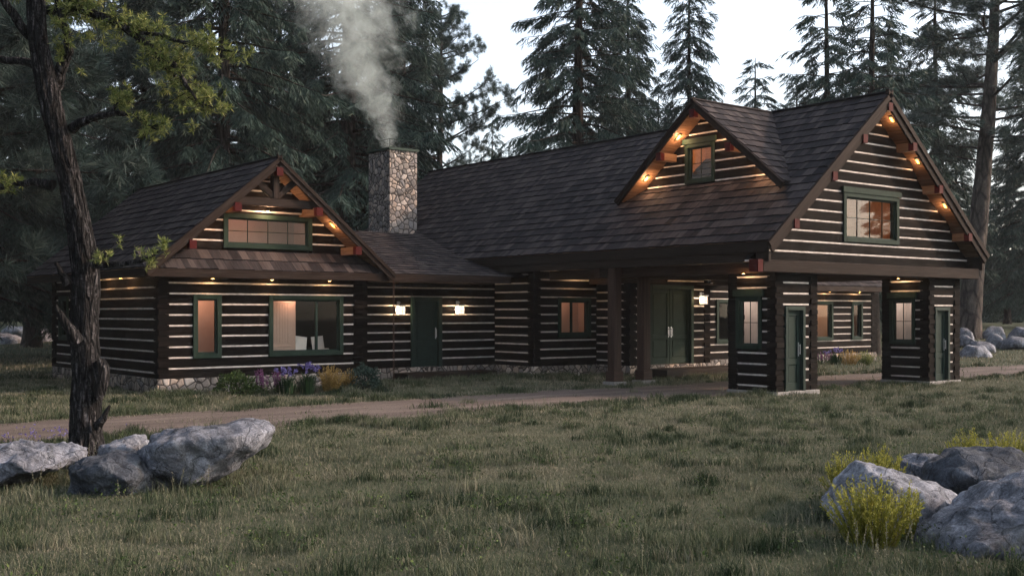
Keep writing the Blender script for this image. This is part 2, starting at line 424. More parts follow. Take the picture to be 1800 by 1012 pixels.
def npmesh(name, v, q, rnd, mats, parent=None, loc=None, smooth=False):
    v = np.asarray(v, np.float32); q = np.asarray(q, np.int32); k = q.shape[1]
    if parent is not None: v = v - np.array(rootloc(parent), np.float32)
    elif loc is not None: v = v - np.array(loc, np.float32)
    me = bpy.data.meshes.new(name); me.vertices.add(len(v)); me.vertices.foreach_set('co', v.ravel())
    me.loops.add(q.size); me.loops.foreach_set('vertex_index', q.ravel())
    me.polygons.add(len(q)); me.polygons.foreach_set('loop_start', np.arange(0, q.size, k, dtype=np.int32))
    me.polygons.foreach_set('loop_total', np.full(len(q), k, np.int32))
    if not isinstance(mats, (list, tuple)): mats = [mats]
    for m in mats: me.materials.append(m)
    a = me.attributes.new('rnd', 'FLOAT', 'FACE'); a.data.foreach_set('value', np.asarray(rnd, np.float32))
    if smooth: me.polygons.foreach_set('use_smooth', np.ones(len(q), bool))
    me.update(calc_edges=True); me.validate()
    o = bpy.data.objects.new(name, me); C.objects.link(o)
    if parent is not None: o.parent = parent
    elif loc is not None: o.location = loc
    return o
ground()

def edge_lo(x): return 20.35 + .05 * np.sin(x * 9.3) + .04 * np.sin(x * 17.1) + .12 * np.sin(x * .5) + .10 * np.sin(x * 1.7 + 1) + .06 * np.sin(x * 4.1)
def edge_hi(x): return 24.45 + .05 * np.sin(x * 8.3) + .04 * np.sin(x * 19.1) + .10 * np.sin(x * .6 + 2) + .09 * np.sin(x * 1.9) + .05 * np.sin(x * 4.7)
def road():
    xs = np.linspace(-25, 110, 1621); ts = np.linspace(0, 1, 15)
    X, T = np.meshgrid(xs, ts, indexing='ij'); Y = edge_lo(X) * (1 - T) + edge_hi(X) * T
    Z = gz(X, Y) + .012 - .02 * np.exp(-((T - .3) / .09) ** 2) * .5 - .01 * np.exp(-((T - .72) / .09) ** 2)
    v = np.stack([X, Y, Z], -1).reshape(-1, 3); m_ = 15
    i, j = np.meshgrid(np.arange(1620), np.arange(14), indexing='ij'); a = (i * m_ + j).ravel()
    o = npmesh('driveway', v, np.stack([a, a + m_, a + m_ + 1, a + 1], -1), np.full(len(a), .5), M['road'], smooth=True)
    tag(o, 'packed dirt driveway passing under the porte cochere', None, None, 'structure')
road()

# ---------------------------------------------------------------- the log house
UC, UE, VG = 29.16, 23.68, 19.0            # ridge line, left eave, front rake plane of the main roof
ZE, ZR, VB = 4.14, 8.66, 42.8
SL = (ZR - ZE) / (UC - UE)
house = empty('log_house', (UC, 28, 0), 'dark log house with white chinking, green trim and steep shingled gables beside the dirt drive', 'house')

def roof_slope(mb, e0, e1, up, L, lim=None, expo=.37):
    """courses of shingles: eave runs e0 -> e1, up = unit vector up the slope"""
    e0, e1, up = Vector(e0), Vector(e1), Vector(up).normalized(); al = e1 - e0; W = al.length; al /= W
    nrm = al.cross(up).normalized()
    if nrm.z < 0: nrm = -nrm
    n = max(1, round(L / expo)); ex = L / n
    mb.face([e0, e1, e1 + up * L, e0 + up * L], 0, .1, [(0, 0)] * 4)
    for k in range(n):
        a = -.02; s0 = k * ex; s1 = min(L, s0 + ex * 1.12)
        while a < W:
            w = random.uniform(.13, .36); b = min(W + .01, a + w)
            A, B = a, b
            mid = (s0 + s1) / 2
            if lim:
                l0, l1 = lim(mid); A, B = max(A, l0), min(B, l1)
            if B - A > .02:
                j = random.uniform(-.02, .012); th = random.uniform(.028, .045); t0 = s0 - .02 + j
                r = random.random() * .75 + (.25 * random.random())
                p = [e0 + al * A + up * t0, e0 + al * B + up * t0, e0 + al * B + up * s1, e0 + al * A + up * s1]
                T = [p[0] + nrm * th, p[1] + nrm * th, p[2] + nrm * .006, p[3] + nrm * .006]
                uv = [(A, t0), (B, t0), (B, s1), (A, s1)]
                r0 = 100 * r; uv = [(x + r0, y) for x, y in uv]
                mb.face(T, 0, r, uv); mb.face([p[0], p[1], T[1], T[0]], 0, 0, uv)
                mb.face([p[0], T[0], T[3], p[3]], 0, 0, uv); mb.face([p[1], p[2], T[2], T[1]], 0, 0, uv)
            a = b + .004

def slab(mb, pts, th, mat=0, r=.5):
    """thick plate: pts = top polygon, extruded down its normal"""
    P = [Vector(p) for p in pts]; n = (P[1] - P[0]).cross(P[2] - P[0]).normalized()
    if n.z > 0: n = -n
    Q = [p + n * th for p in P]; k = len(P)
    uv = [(p.x, p.y) for p in P]
    mb.face(P, mat, r, uv); mb.face(Q[::-1], mat, r, uv[::-1])
    for i in range(k):
        j = (i + 1) % k; mb.face([P[i], Q[i], Q[j], P[j]], mat, r, [(0, 0), (0, .1), (3, .1), (3, 0)])

def soffit_boards(mb, e0, e1, up, L, off=.13, bw=.14):
    """boards running across the underside of a roof slope (from e0 to e1), off below the surface"""
    e0, e1, up = Vector(e0), Vector(e1), Vector(up).normalized(); al = (e1 - e0); nrm = al.cross(up).normalized()
    if nrm.z < 0: nrm = -nrm
    s = 0
    while s < L:
        c = e0 + up * (s + bw / 2) - nrm * off
        beam(mb, c, c + al, bw - .006, .02, nrm, .003); s += bw

def roof_part(name, e0, e1, up, L, lim=None, parent=None):
    mb = MB(); roof_slope(mb, e0, e1, up, L, lim); return mb.build(name, M['shingle'], parent or house)

# --- main roof
cs = 1 / math.hypot(1, SL); UPL = Vector((cs, 0, cs * SL)); UPR = Vector((-cs, 0, cs * SL)); LS = math.hypot(UC - UE, ZR - ZE)
UE2 = 2 * UC - UE
main_roof = roof_part('roof', (UE, VG, ZE), (UE, VB, ZE), UPL, LS)
roof_r = roof_part('roof', (UE2, VG, ZE), (UE2, VB, ZE), UPR, LS)
mb = MB()
beam(mb, (UC, VG - .01, ZR + .02), (UC, VB, ZR + .02), .2, .06, ch=.02); mb.build('ridge_cap', M['shingle'], main_roof)
def gable_trim(roofobj, vr, vw, uc, ue, ze, zr, board=.30, pur=(0, .22, .48, .78), psz=(.26, .30), redcap=True, vback=None, sgn=1, frame='v', wide=True, caps=2):
    """rakes, soffits and purlins of a gable; vr rake plane, vw wall plane. frame 'u' swaps the axes"""
    def X(u, v, z): return Vector((u, v, z)) if frame == 'v' else Vector((v, u, z))
    half = uc - ue; s = (zr - ze) / half; c = 1 / math.hypot(1, s); L = math.hypot(half, zr - ze)
    rk = MB()
    for g in (-1, 1):
        e = X(uc + g * half, vr, ze); up = X(-g * c, 0, c * s); nn = X(g * s * c, 0, c)
        a = e - nn * (board / 2 - .01) - up * .10; b = X(uc, vr, zr) - nn * (board / 2 - .01) + up * .0
        sk = lambda y, s=s: -y * s
        beam(rk, a, b, .07, board, nn, .01, e1=lambda y, s=s: y * s)
        a2 = a + X(0, -.055, 0) + nn * (board * .26); b2 = b + X(0, -.055, 0) + nn * (board * .26)
        beam(rk, a2, b2, .045, board * .46, nn, .01, e1=lambda y, s=s, B=board: (y + B * .26) * s)
    rk.build('rake_board', M['fascia'], roofobj)
    sf = MB()
    for g in (-1, 1):
        e = X(uc + g * half, vr + .03, ze); up = X(-g * c, 0, c * s)
        soffit_boards(sf, e, e + X(0, vw + .35 - vr, 0), up, L - .1, .14)
    sf.build('soffit', M['soffit'], roofobj)
    for g in (-1, 1):
        for k in pur:
            if k == 0 and g == 1: continue
            pu = MB(); u = uc + g * half * k; z = zr - s * half * k - .18 - psz[1] / 2 - (.12 if k == 0 else .05 + psz[0] * s * .5)
            beam(pu, X(u, vr - .05, z), X(u, vw + .3, z), psz[0], psz[1], ch=.01, mat=0)
            beam(pu, X(u, vr - .075, z), X(u, vr - .05, z), psz[0] + .004, psz[1] + .004, ch=.006, mat=1)
            beam(pu, X(u, vr - .05, z), X(u, vr + .10, z), psz[0] + .005, psz[1] + .005, ch=.006, mat=1)
            pu.build('purlin', [M['soffit'], M['red']], roofobj)
gable_trim(main_roof, VG, 19.5, UC, UE, ZE, ZR, .36, pur=(0, .23, .49, .80), psz=(.2, .24))
mb = MB()
for g in (1, -1):    # deck under the shingles and eave fascia
    ue = UC - g * (UC - UE)
    slab(mb, [(ue, VG + .02, ZE - .015), (ue, VB, ZE - .015), (UC, VB, ZR - .015), (UC, VG + .02, ZR - .015)], .11)
mb.build('roof_deck', M['soffit'], main_roof)
mb = MB()
for g in (1, -1):
    ue = UC - g * (UC - UE)
    box(mb, (ue + g * .0, VG + .04, ZE - .31), (ue + g * .07, VB, ZE - .03), seg=2, jit=.002)
    box(mb, (ue + g * .07, VG + .06, ZE - .55), (ue + g * .16, VB, ZE - .31), seg=2, jit=.002)
mb.build('fascia', M['deck'], main_roof)
# flat boarded ceiling under the main eaves / porte cochere
mb = MB(); v = 19.7
while v < 42.5:
    box(mb, (UE + .16, v, ZE - .34), (UE2 - .16, v + .19, ZE - .31), ch=.003); v += .196
mb.build('porch_ceiling', M['soffit'], main_roof)

def lim_fn(uc, ze, zr, half, inset=.0, wav=0, dz=.16):
    s = (zr - ze) / half
    def f(z):
        h = max(0.0, (zr - dz - z) / s)
        o = inset + (wav * abs(math.sin(h * 1.55)) if wav else 0)
        return (uc - h + o, uc + h - o)
    return f

# --- windows and doors
def window(F, a0, a1, z0, z1, cols=1, rows=1, tw=.13, head=0, split=None, room=None, light=6, depth=1.0, parent=None, lab=None, col=(1, .58, .42), tint=None, ld=None, e=.35):
    parent = parent or house
    mb = MB(); p = .045
    F.box(mb, a0, a0 + tw, -.12, p, z0, z1); F.box(mb, a1 - tw, a1, -.12, p, z0, z1)
    F.box(mb, a0 + tw, a1 - tw, -.12, p + .003, z1 - tw, z1); F.box(mb, a0 + tw, a1 - tw, -.12, p + .003, z0, z0 + tw)
    if head: F.box(mb, a0 - .07, a1 + .07, -.02, p + .03, z1 - .01, z1 + head)
    fo = mb.build('window', M['green'], parent); tag(fo, lab) if lab else None
    i0, i1, y0, y1 = a0 + tw, a1 - tw, z0 + tw, z1 - tw
    sm = MB(); s = .045
    F.box(sm, i0, i0 + s, -.10, -.035, y0, y1); F.box(sm, i1 - s, i1, -.10, -.035, y0, y1)
    F.box(sm, i0 + s, i1 - s, -.10, -.035, y0, y0 + s); F.box(sm, i0 + s, i1 - s, -.10, -.035, y1 - s, y1)
    if split: F.box(sm, i0 + (i1 - i0) * split - .04, i0 + (i1 - i0) * split + .04, -.10, -.03, y0 + s, y1 - s)
    for k in range(1, cols): x = i0 + (i1 - i0) * k / cols; F.box(sm, x - .009, x + .009, -.08, -.045, y0 + s, y1 - s)
    for k in range(1, rows): y = y0 + (y1 - y0) * k / rows; F.box(sm, i0 + s, i1 - s, -.078, -.047, y - .009, y + .009)
    sm.build('sash', M['dgreen'], fo)
    gp = [F.w(i0 + .03, -.066, y0 + .03), F.w(i1 - .03, -.066, y0 + .03), F.w(i1 - .03, -.066, y1 - .03), F.w(i0 + .03, -.066, y1 - .03)]
    g = MB(); g.face(gp if F.k == 'v' else gp[::-1])
    g.build('pane', M['glass'], fo)
    # the room behind
    rb = MB(); b0, b1, c0, c1 = i0 - e, i1 + e, y0 - .5, y1 + .35
    wm = {'plain': 0, 'planks': 1, 'dark': 2, 'curtain': 3}[room or 'plain']
    D = -depth
    def q(pts, mat): rb.face([F.w(*p) for p in pts], mat, .5, [(p[0], p[2]) if abs(p[1] - pts[0][1]) < 1e-5 else (p[1], p[2]) for p in pts])
    q([(b0, D, c0), (b1, D, c0), (b1, D, c1), (b0, D, c1)], wm)
    q([(b0, -.2, c0), (b0, D, c0), (b0, D, c1), (b0, -.2, c1)], wm); q([(b1, -.2, c0), (b1, D, c0), (b1, D, c1), (b1, -.2, c1)], wm)
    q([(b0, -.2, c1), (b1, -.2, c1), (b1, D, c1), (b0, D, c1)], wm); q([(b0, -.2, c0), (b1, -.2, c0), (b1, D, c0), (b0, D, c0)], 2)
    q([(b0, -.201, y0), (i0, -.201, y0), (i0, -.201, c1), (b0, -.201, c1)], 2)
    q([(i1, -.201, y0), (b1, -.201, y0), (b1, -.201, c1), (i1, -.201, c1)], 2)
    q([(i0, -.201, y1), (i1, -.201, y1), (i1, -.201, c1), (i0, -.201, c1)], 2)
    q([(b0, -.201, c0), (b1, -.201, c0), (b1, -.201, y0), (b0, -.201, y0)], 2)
    if wm == 1:
        y = c0
        while y < c1: F.box(rb, b0, b1, D + .01, D + .02, y, y + .15, mat=1, ch=.006); y += .158
    rb.build('room', [M['plaster'], M['plank'], M['void'], M['curtain']], fo)
    if light:
        l = bpy.data.lights.new('room_light', 'POINT'); l.energy = light * .6; l.color = col; l.shadow_soft_size = .12
        lo = bpy.data.objects.new('room_light', l); C.objects.link(lo); lo.parent = fo
        lo.location = F.w((i0 * .6 + i1 * .4), -(ld or depth * .45), y1 + .10) - rootloc(fo)
    return fo, (i0, i1, y0, y1)

def door(F, a0, a1, z0, z1, double=False, tw=.14, handle_r=True, mat='dgreen', lab=None):
    mb = MB(); p = .05
    F.box(mb, a0, a0 + tw, -.18, p, z0, z1); F.box(mb, a1 - tw, a1, -.18, p, z0, z1); F.box(mb, a0 + tw, a1 - tw, -.18, p + .003, z1 - tw, z1)
    fo = mb.build('door_frame', M['green'] if mat != 'dgreen' else M['dgreen'], house)
    i0, i1, y1 = a0 + tw, a1 - tw, z1 - tw
    leaves = [(i0, i1)] if not double else [(i0, (i0 + i1) / 2 - .004), ((i0 + i1) / 2 + .004, i1)]
    for k, (l0, l1) in enumerate(leaves):
        d = MB(); st = min(.13, (l1 - l0) * .2); F.box(d, l0, l1, -.14, -.10, z0 + .01, y1, ch=.002)
        F.box(d, l0, l0 + st, -.10, -.07, z0 + .01, y1); F.box(d, l1 - st, l1, -.10, -.07, z0 + .01, y1)
        zm = z0 + (y1 - z0) * .36
        for (q0, q1) in ((z0 + .01, z0 + .22), (zm - .08, zm + .08), (y1 - .15, y1)):
            F.box(d, l0 + st, l1 - st, -.10, -.071, q0, q1)
        for (q0, q1) in ((z0 + .26, zm - .12), (zm + .12, y1 - .19)):
            F.box(d, l0 + st + .04, l1 - st - .04, -.10, -.082, q0, q1, ch=.01)
        do = d.build('door', M[mat], house)
        h = MB(); hx = (l1 - st * .5) if (k == 0) else (l0 + st * .5)
        F.box(h, hx - .012, hx + .012, -.02, 0.0, z0 + 1.0, z0 + 1.28); F.box(h, hx - .02, hx + .02, -.07, -.06, z0 + .95, z0 + 1.33)
        F.box(h, hx - .01, hx + .01, -.065, -.01, z0 + 1.02, z0 + 1.05); F.box(h, hx - .01, hx + .01, -.065, -.01, z0 + 1.23, z0 + 1.26)
        h.build('handle', M['metal'], do)
    return fo

LOGM = [M['log'], M['chink']]
Z0 = .38
def wall_part(F, a0, a1, zb, zt, ch0, ops=(), lim=None, cm0=.3, cm1=.3):
    mb = MB(); logwall(mb, F, a0, a1, zb, zt, ch0, ops, lim, cm0, cm1); return mb.build('log_wall', LOGM, house)
CF, CSd = .66, .54      # lowest chink height on front faces and on side faces

# left wing
FL = Fr('v', 30.5); W1 = (12.69, 13.54, .93, 2.74); W2 = (15.02, 17.52, .93, 2.74)
wall_part(FL, 11.7, 18.2, Z0, 3.4, CF, [W1, W2])
FS = Fr('u', 11.7); W3 = (38.45, 39.45, 1.3, 2.78)
wall_part(FS, 30.5, 40.1, Z0, 3.35, CSd, [W3])
FL2 = Fr('u', 18.2); wall_part(Fr('v', 40.1), 11.7, 18.2, Z0, 3.4, CF)
window(FL, *W1, room='plain', light=15)
fo, (i0, i1, y0, y1) = window(FL, *W2, split=.66, room='dark', light=14, depth=2.2, ld=.42)
mb = MB()   # lit boarded door panel and chairs seen through the wide window
FL.box(mb, i0 - .2, i0 + (i1 - i0) * .50, -.75, -.70, y0 - .3, y1 + .3, mat=0, ch=.01)
for k in range(9):
    x = i0 + .12 + k * .09; FL.box(mb, x, x + .075, -.70, -.69, y0 + .25, y1 - .12, mat=0, ch=.008)
for g in (y0 + .12, y1 - .10): FL.box(mb, i0 + .1, i0 + .95, -.70, -.685, g, g + .05, mat=0)
mb.build('interior_door', M['plaster'], fo)
for (x, s_) in ((i0 + (i1 - i0) * .60, .38), (i0 + (i1 - i0) * .93, -.25)):
    mb = MB(); beam(mb, FL.w(x, -.9, y0 - .4), FL.w(x + s_ * .3, -1.0, y0 + .42), .42, .05, (0, 1, 0), .02)
    beam(mb, FL.w(x - s_ * .9, -.95, y0 + .02), FL.w(x, -.95, y0 - .01), .4, .06, (0, 0, 1), .02)
    beam(mb, FL.w(x - s_ * .8, -.95, y0 - .4), FL.w(x - s_ * .8, -.95, y0 + .02), .04, .04, (0, 1, 0)); mb.build('chair', M['white'], fo)
window(FS, *W3, room='dark', light=0)
corner(mb, 11.7, 30.5, 1, 1, Z0, 3.4); corner(mb, 18.2, 30.5, -1, 1, Z0, 3.4); corner(mb, 11.7, 40.1, 1, -1, Z0, 3.4)
wall_part(FL2, 30.5, 32, Z0, 3.4, CSd)
FG = Fr('v', 30.6); WUC, WUE, WVR, WVB = 14.98, 11.07, 29.75, 41.0; WZE, WZR = 3.46, 6.72
GW = (13.65, 16.50, 4.10, 5.10)
wall_part(FG, 0, 0, 3.75, 6.6, 4.0, [GW], lim_fn(WUC, WZE, WZR, WUC - WUE, .0, 0, .16))
window(FG, *GW, cols=4, rows=2, room='plain', light=9, depth=1.6, col=(1, .5, .36))
ws = (WZR - WZE) / (WUC - WUE); wc = 1 / math.hypot(1, ws); WL = math.hypot(WUC - WUE, WZR - WZE)
wing_roof = roof_part('roof', (WUE, WVR, WZE), (WUE, WVB, WZE), (wc, 0, wc * ws), WL)
WUE2 = 2 * WUC - WUE
roof_part('roof', (WUE2, WVR, WZE), (WUE2, WVB, WZE), (-wc, 0, wc * ws), WL)
gable_trim(wing_roof, WVR, 30.6, WUC, WUE, WZE, WZR, .24, pur=(0, .33, .67), psz=(.20, .24))
mb = MB()
for g in (1, -1):
    ue = WUC - g * (WUC - WUE)
    slab(mb, [(ue, WVR + .02, WZE - .015), (ue, WVB, WZE - .015), (WUC, WVB, WZR - .015), (WUC, WVR + .02, WZR - .015)], .10)
mb.build('roof_deck', M['soffit'], wing_roof)
mb = MB(); box(mb, (WUE, WVR + .03, WZE - .24), (WUE + .06, WVB, WZE - .03), seg=2, jit=.002)
box(mb, (WUE + .06, WVR + .2, WZE - .20), (11.75, WVB - .1, WZE - .17)); mb.build('fascia', M['fascia'], wing_roof)
beam(mb := MB(), (WUC, WVR, WZR + .015), (WUC, WVB, WZR + .015), .16, .05, ch=.015); mb.build('ridge_cap', M['shingle'], wing_roof)
# truss in the wing gable
mb = MB(); vt = 30.02; zc = 5.42
beam(mb, (WUC - 1.45, vt, zc), (WUC + 1.45, vt, zc), .18, .24, ch=.012)
beam(mb, (WUC, vt, zc + .12), (WUC, vt, WZR - .35), .2, .22, (0, 1, 0), .02)
for g in (-1, 1): beam(mb, (WUC + g * .07, vt, zc + .18), (WUC + g * .68, vt, zc + .68), .16, .17, ch=.012)
mb.build('truss', M['fascia'], wing_roof)
# pent eave under the wing gable, running on as the eave of the link roof
PV, PZ = 29.9, 3.44
pent = roof_part('pent_roof', (WUE + .02, PV, PZ), (WUE2 - .1, PV, PZ), (0, .775, .632), .92)
LK = .252; lc = 1 / math.hypot(1, LK); LL = (37.5 - PV) / lc
link_roof = roof_part('link_roof', (16.0, PV, PZ - .01), (25.3, PV, PZ - .01), (0, lc, lc * LK), LL,
                      lim=lambda s: (3.0 if s < 1.5 else .4, 7.75 + max(0, (s * lc - 2.9)) * .32))
mb = MB(); box(mb, (WUE + .0, PV - .06, PZ - .24), (23.62, PV, PZ - .01), seg=1.5, jit=.002)
box(mb, (WUE + .1, PV, PZ - .22), (23.6, 31.95, PZ - .19)); mb.build('fascia', M['fascia'], link_roof)
mb = MB(); slab(mb, [(19.0, PV, PZ - .02), (23.6, PV, PZ - .02), (23.6, 31.95, PZ - .02 + 2.05 * LK), (19.0, 31.95, PZ - .02 + 2.05 * LK)], .08)
mb.build('roof_deck', M['soffit'], link_roof)

# link between wing and main block
FK = Fr('v', 31.9); DK = (20.93, 22.2, .38, 2.76)
wall_part(FK, 18.1, 24.6, Z0, 3.4, CF, [DK], cm0=.05, cm1=.05)
door(FK, *DK)

# main block: side wall, window wall, entry bay
FM = Fr('u', 24.5); wall_part(FM, 29.7, 31.95, Z0, 3.82, CSd, cm1=.05)
FW_ = Fr('v', 29.7); WM = (25.59, 27.12, 1.36, 2.75); wall_part(FW_, 24.5, 27.45, Z0, 3.82, CF, [WM], cm1=.02)
window(FW_, *WM, split=.42, room='plain', light=7, depth=.9)
mb = MB()
for k in range(5): FW_.box(mb, 25.72, 26.22, -.85, -.66, 1.52 + k * .21, 1.535 + k * .21)
for k in range(5):
    x = 25.74
    while x < 26.16:
        wd = random.uniform(.03, .05); FW_.box(mb, x, x + wd - .006, -.82, -.70, 1.537 + k * .21, 1.537 + k * .21 + random.uniform(.12, .18)); x += wd
mb.build('bookshelf', M['white'], house)
FE = Fr('u', 27.4); wall_part(FE, 28.0, 29.75, Z0, 3.4, CSd, cm1=.03)
FD = Fr('v', 28.0); DD = (28.32, 30.60, .39, 3.2)
wall_part(FD, 27.4, 31.5, Z0, 3.82, CF, [DD], cm0=.3, cm1=.3)
door(FD, *DD, double=True, mat='green')
FX = Fr('v', 29.8); WX = (33.9, 34.9, 1.0, 2.75); wall_part(FX, 31.4, 34.2 + 1.3, Z0, 3.82, CF, [WX], cm0=.05)
window(FX, *WX, room='dark', light=0)
corner(mb, 24.5, 29.7, 1, 1, Z0, 3.82); corner(mb, 27.4, 28.0, 1, 1, Z0, 3.5); corner(mb, 31.5, 28.0, -1, 1, Z0, 3.5); corner(mb, 35.5, 29.8, -1, 1, Z0, 3.8)
# entry eaves either side of the door and the dark boarding over it
for (a, b, c) in ((26.75, 28.25, 28.62), (30.75, 33.4, 30.4)):
    mb = MB(); box(mb, (a, 27.1, 3.22), (b, 27.17, 3.46)); slab(mb, [(a, 27.1, 3.47), (b, 27.1, 3.47), (b, 28.0, 3.80), (a, 28.0, 3.80)], .06)
    box(mb, (a, 27.17, 3.24), (b, 28.0, 3.27))
    if a < 27: box(mb, (27.05, 27.1, 3.215), (27.12, 29.7, 3.455)); beam(mb, (28.25, 27.14, 3.34), (c, 27.14, 3.78), .1, .16)
    else: beam(mb, (30.75, 27.14, 3.34), (c, 27.14, 3.78), .1, .16)
    mb.build('entry_eave', M['fascia'], house)
# right wing
FR = Fr('v', 30.7); R1 = (41.25, 42.74, .98, 2.73); R2 = (44.15, 44.99, .98, 2.73)
wall_part(FR, 39.0, 46.0, Z0, 3.3, CF, [R1, R2]); wall_part(Fr('u', 35.5), 29.8, 40, Z0, 3.82, CSd)
wall_part(Fr('v', 31.9), 35.4, 39.1, Z0, 3.4, CF)
window(FR, *R1, room='plain', light=14, col=(1, .7, .45), depth=1.3); window(FR, *R2, room='planks', light=2.5, depth=1.0)
corner(mb, 46.0, 30.7, -1, 1, Z0, 3.3); corner(mb, 39.0, 30.7, 1, 1, Z0, 3.3)
rw = roof_part('roof', (38.2, 29.9, 3.40), (46.0, 29.9, 3.40), (0, .86, .51), 3.2)
mb = MB(); box(mb, (38.2, 29.84, 3.16), (46.0, 29.9, 3.38)); box(mb, (38.2, 29.9, 3.17), (46.0, 30.8, 3.2)); mb.build('fascia', M['fascia'], rw)
wall_part(Fr('u', 46.0), 30.7, 39, Z0, 3.3, CSd)

# stone foundation
mb = MB()
for (a, b, c, d) in ((11.66, 30.46, 18.24, 40.1), (18.0, 31.86, 24.6, 40.0), (24.46, 29.66, 35.54, 40.1), (27.36, 27.96, 31.54, 29.7), (38.96, 30.66, 46.04, 39.0), (35.5, 31.86, 39, 39)):
    z1 = Z0 + .004 * random.random(); lo = Vector((a, b, -.3)); hi = Vector((c, d, z1))
    vs = [(lo.x, lo.y), (hi.x, lo.y), (hi.x, hi.y), (lo.x, hi.y)]
    for i in range(4):
        p, q = vs[i], vs[(i + 1) % 4]; mb.face([(p[0], p[1], lo.z), (q[0], q[1], lo.z), (q[0], q[1], z1), (p[0], p[1], z1)])
    mb.face([(*p, z1) for p in vs])
mb.build('stone_foundation', M['stone'], house)
# dark timber landings at the doors
mb = MB(); box(mb, (20.2, 30.95, -.1), (23.9, 31.85, .22), ch=.01); mb.build('landing', M['deck'], house)
mb = MB(); box(mb, (27.9, 26.7, -.1), (33.2, 27.95, .27), ch=.01); mb.build('landing', M['deck'], house)

# towers
def tower(u0, u1, v0, v1, dk, wk):
    F1, F2 = Fr('v', v0), Fr('u', u0)
    hd = (wk[0], wk[1], wk[2], wk[3] + .02)
    wall_part(F1, u0, u1, .07, 3.30, .35, [dk], cm0=.34, cm1=.34)
    wall_part(F2, v0, v1, .07, 3.30, .21, [hd], cm0=.26, cm1=.26)
    wall_part(Fr('v', v1 - .2), u0, u1, .07, 3.3, .35); wall_part(Fr('u', u1 - .2), v0, v1, .07, 3.3, .21)
    mb = MB()
    for (a, b, c, d) in ((u0, v0, 1, 1), (u1, v0, -1, 1), (u0, v1, 1, -1), (u1, v1, -1, -1)): corner(mb, a, b, c, d, .07, 3.3)
    door(F1, *dk, tw=.11)
    window(F2, *wk, cols=2, rows=2, head=.18, room='curtain', light=8, depth=.9, tw=.11, e=.12, col=(1, .82, .74))
    mb = MB(); box(mb, (u0 - .05, v0 - .06, -.25), (u1 + .05, v1 + .05, .066), ch=.02, seg=.3, jit=.015); mb.build('footing', M['concrete'], house)
tower(24.6, 26.4, 19.5, 21.15, (24.97, 25.84, .07, 2.40), (19.98, 20.88, 1.22, 2.68))
tower(32.1, 33.85, 19.5, 21.15, (32.40, 33.25, .07, 2.40), (19.98, 20.88, 1.22, 2.68))

# main gable wall, beam and posts
FGM = Fr('v', 19.5); GM = (27.63, 30.42, 4.27, 5.70)
wall_part(FGM, 0, 0, 3.6, 8.45, 3.91, [GM], lim_fn(UC, ZE, ZR, UC - UE, .05, .28, .2))
window(FGM, *GM, cols=4, rows=2, head=.16, room='planks', light=26, depth=1.5, col=(1, .52, .26))
mb = MB(); beam(mb, (23.62, 19.28, 3.465), (UC * 2 - 23.62 - .3, 19.28, 3.465), .3, .33, ch=.015, seg=1.5, jit=.003); mb.build('tie_beam', M['fascia'], house)
mb = MB()
for (a) in (24.75, 33.7):
    beam(mb, (a, 19.45, 3.47), (a, 29.0, 3.47), .28, .30, ch=.012, mat=0)
beam(mb, (23.60, 19.28, 3.465), (23.40, 19.28, 3.465), .305, .335, ch=.006, mat=1)
beam(mb, (24.0, 26.0, 3.47), (34.3, 26.0, 3.47), .26, .28, ch=.012)
mb.build('porch_beam', [M['post'], M['red']], house)
for (a, b) in ((24.15, 25.35), (25.42, 25.35)):
    mb = MB(); box(mb, (a - .16, b - .16, .12), (a + .16, b + .16, 3.8), ch=.02, seg=.7, jit=.002)
    po = mb.build('post', M['post'], house)
    mb = MB(); box(mb, (a - .19, b - .19, .10), (a + .19, b + .19, .42), ch=.02); mb.build('post_base', M['post'], po)
    mb = MB(); box(mb, (a - .26, b - .26, -.3), (a + .26, b + .26, .10), ch=.02); mb.build('footing', M['concrete'], po)

# dormer on the left slope
DU, DW, DC, DHW = 25.45, 26.1, 23.28, 3.32
DZ0 = ZR - SL * DHW
def dormer_slope(g):
    mb = MB(); e0 = Vector((DU, DC + g * DHW, DZ0)); up = Vector((0, -g * cs, cs * SL)); L = math.hypot(DHW, DHW * SL)
    lim = lambda s: (0, max(.05, (DZ0 + s * cs * SL - (ZE + (DU - UE) * SL)) / SL + .12))
    n = round(L / .37); e1 = e0 + Vector((4, 0, 0)); roof_slope(mb, e0, e1, up, L, lim); return mb.build('dormer_roof', M['shingle'], house)
dr = dormer_slope(-1); dormer_slope(1)
# gable_trim works in (u across, v deep); frame 'u' swaps them
gable_trim(dr, DU, DW, DC, DC - DHW, DZ0, ZR, .22, pur=(0, .42), psz=(.20, .24), frame='u')
mb = MB()
for g in (-1, 1):
    slab(mb, [(DU + .02, DC + g * DHW, DZ0 - .015), (UC - .2, DC, ZR - .015), (DU + .02, DC, ZR - .015)], .10)
mb.build('roof_deck', M['soffit'], dr)
beam(mb := MB(), (DU, DC, ZR + .015), (UC, DC, ZR + .015), .16, .05, ch=.015); mb.build('ridge_cap', M['shingle'], dr)
FDm = Fr('u', DW); DWN = (23.0, 24.2, 6.22, 7.45)
wall_part(FDm, 0, 0, 6.05, 8.45, 6.54, [DWN], lim_fn(DC, DZ0, ZR, DHW, .05, .0, .2))
window(FDm, *DWN, cols=2, rows=2, head=.16, room='planks', light=24, depth=1.2, tw=.12, col=(1, .52, .24))

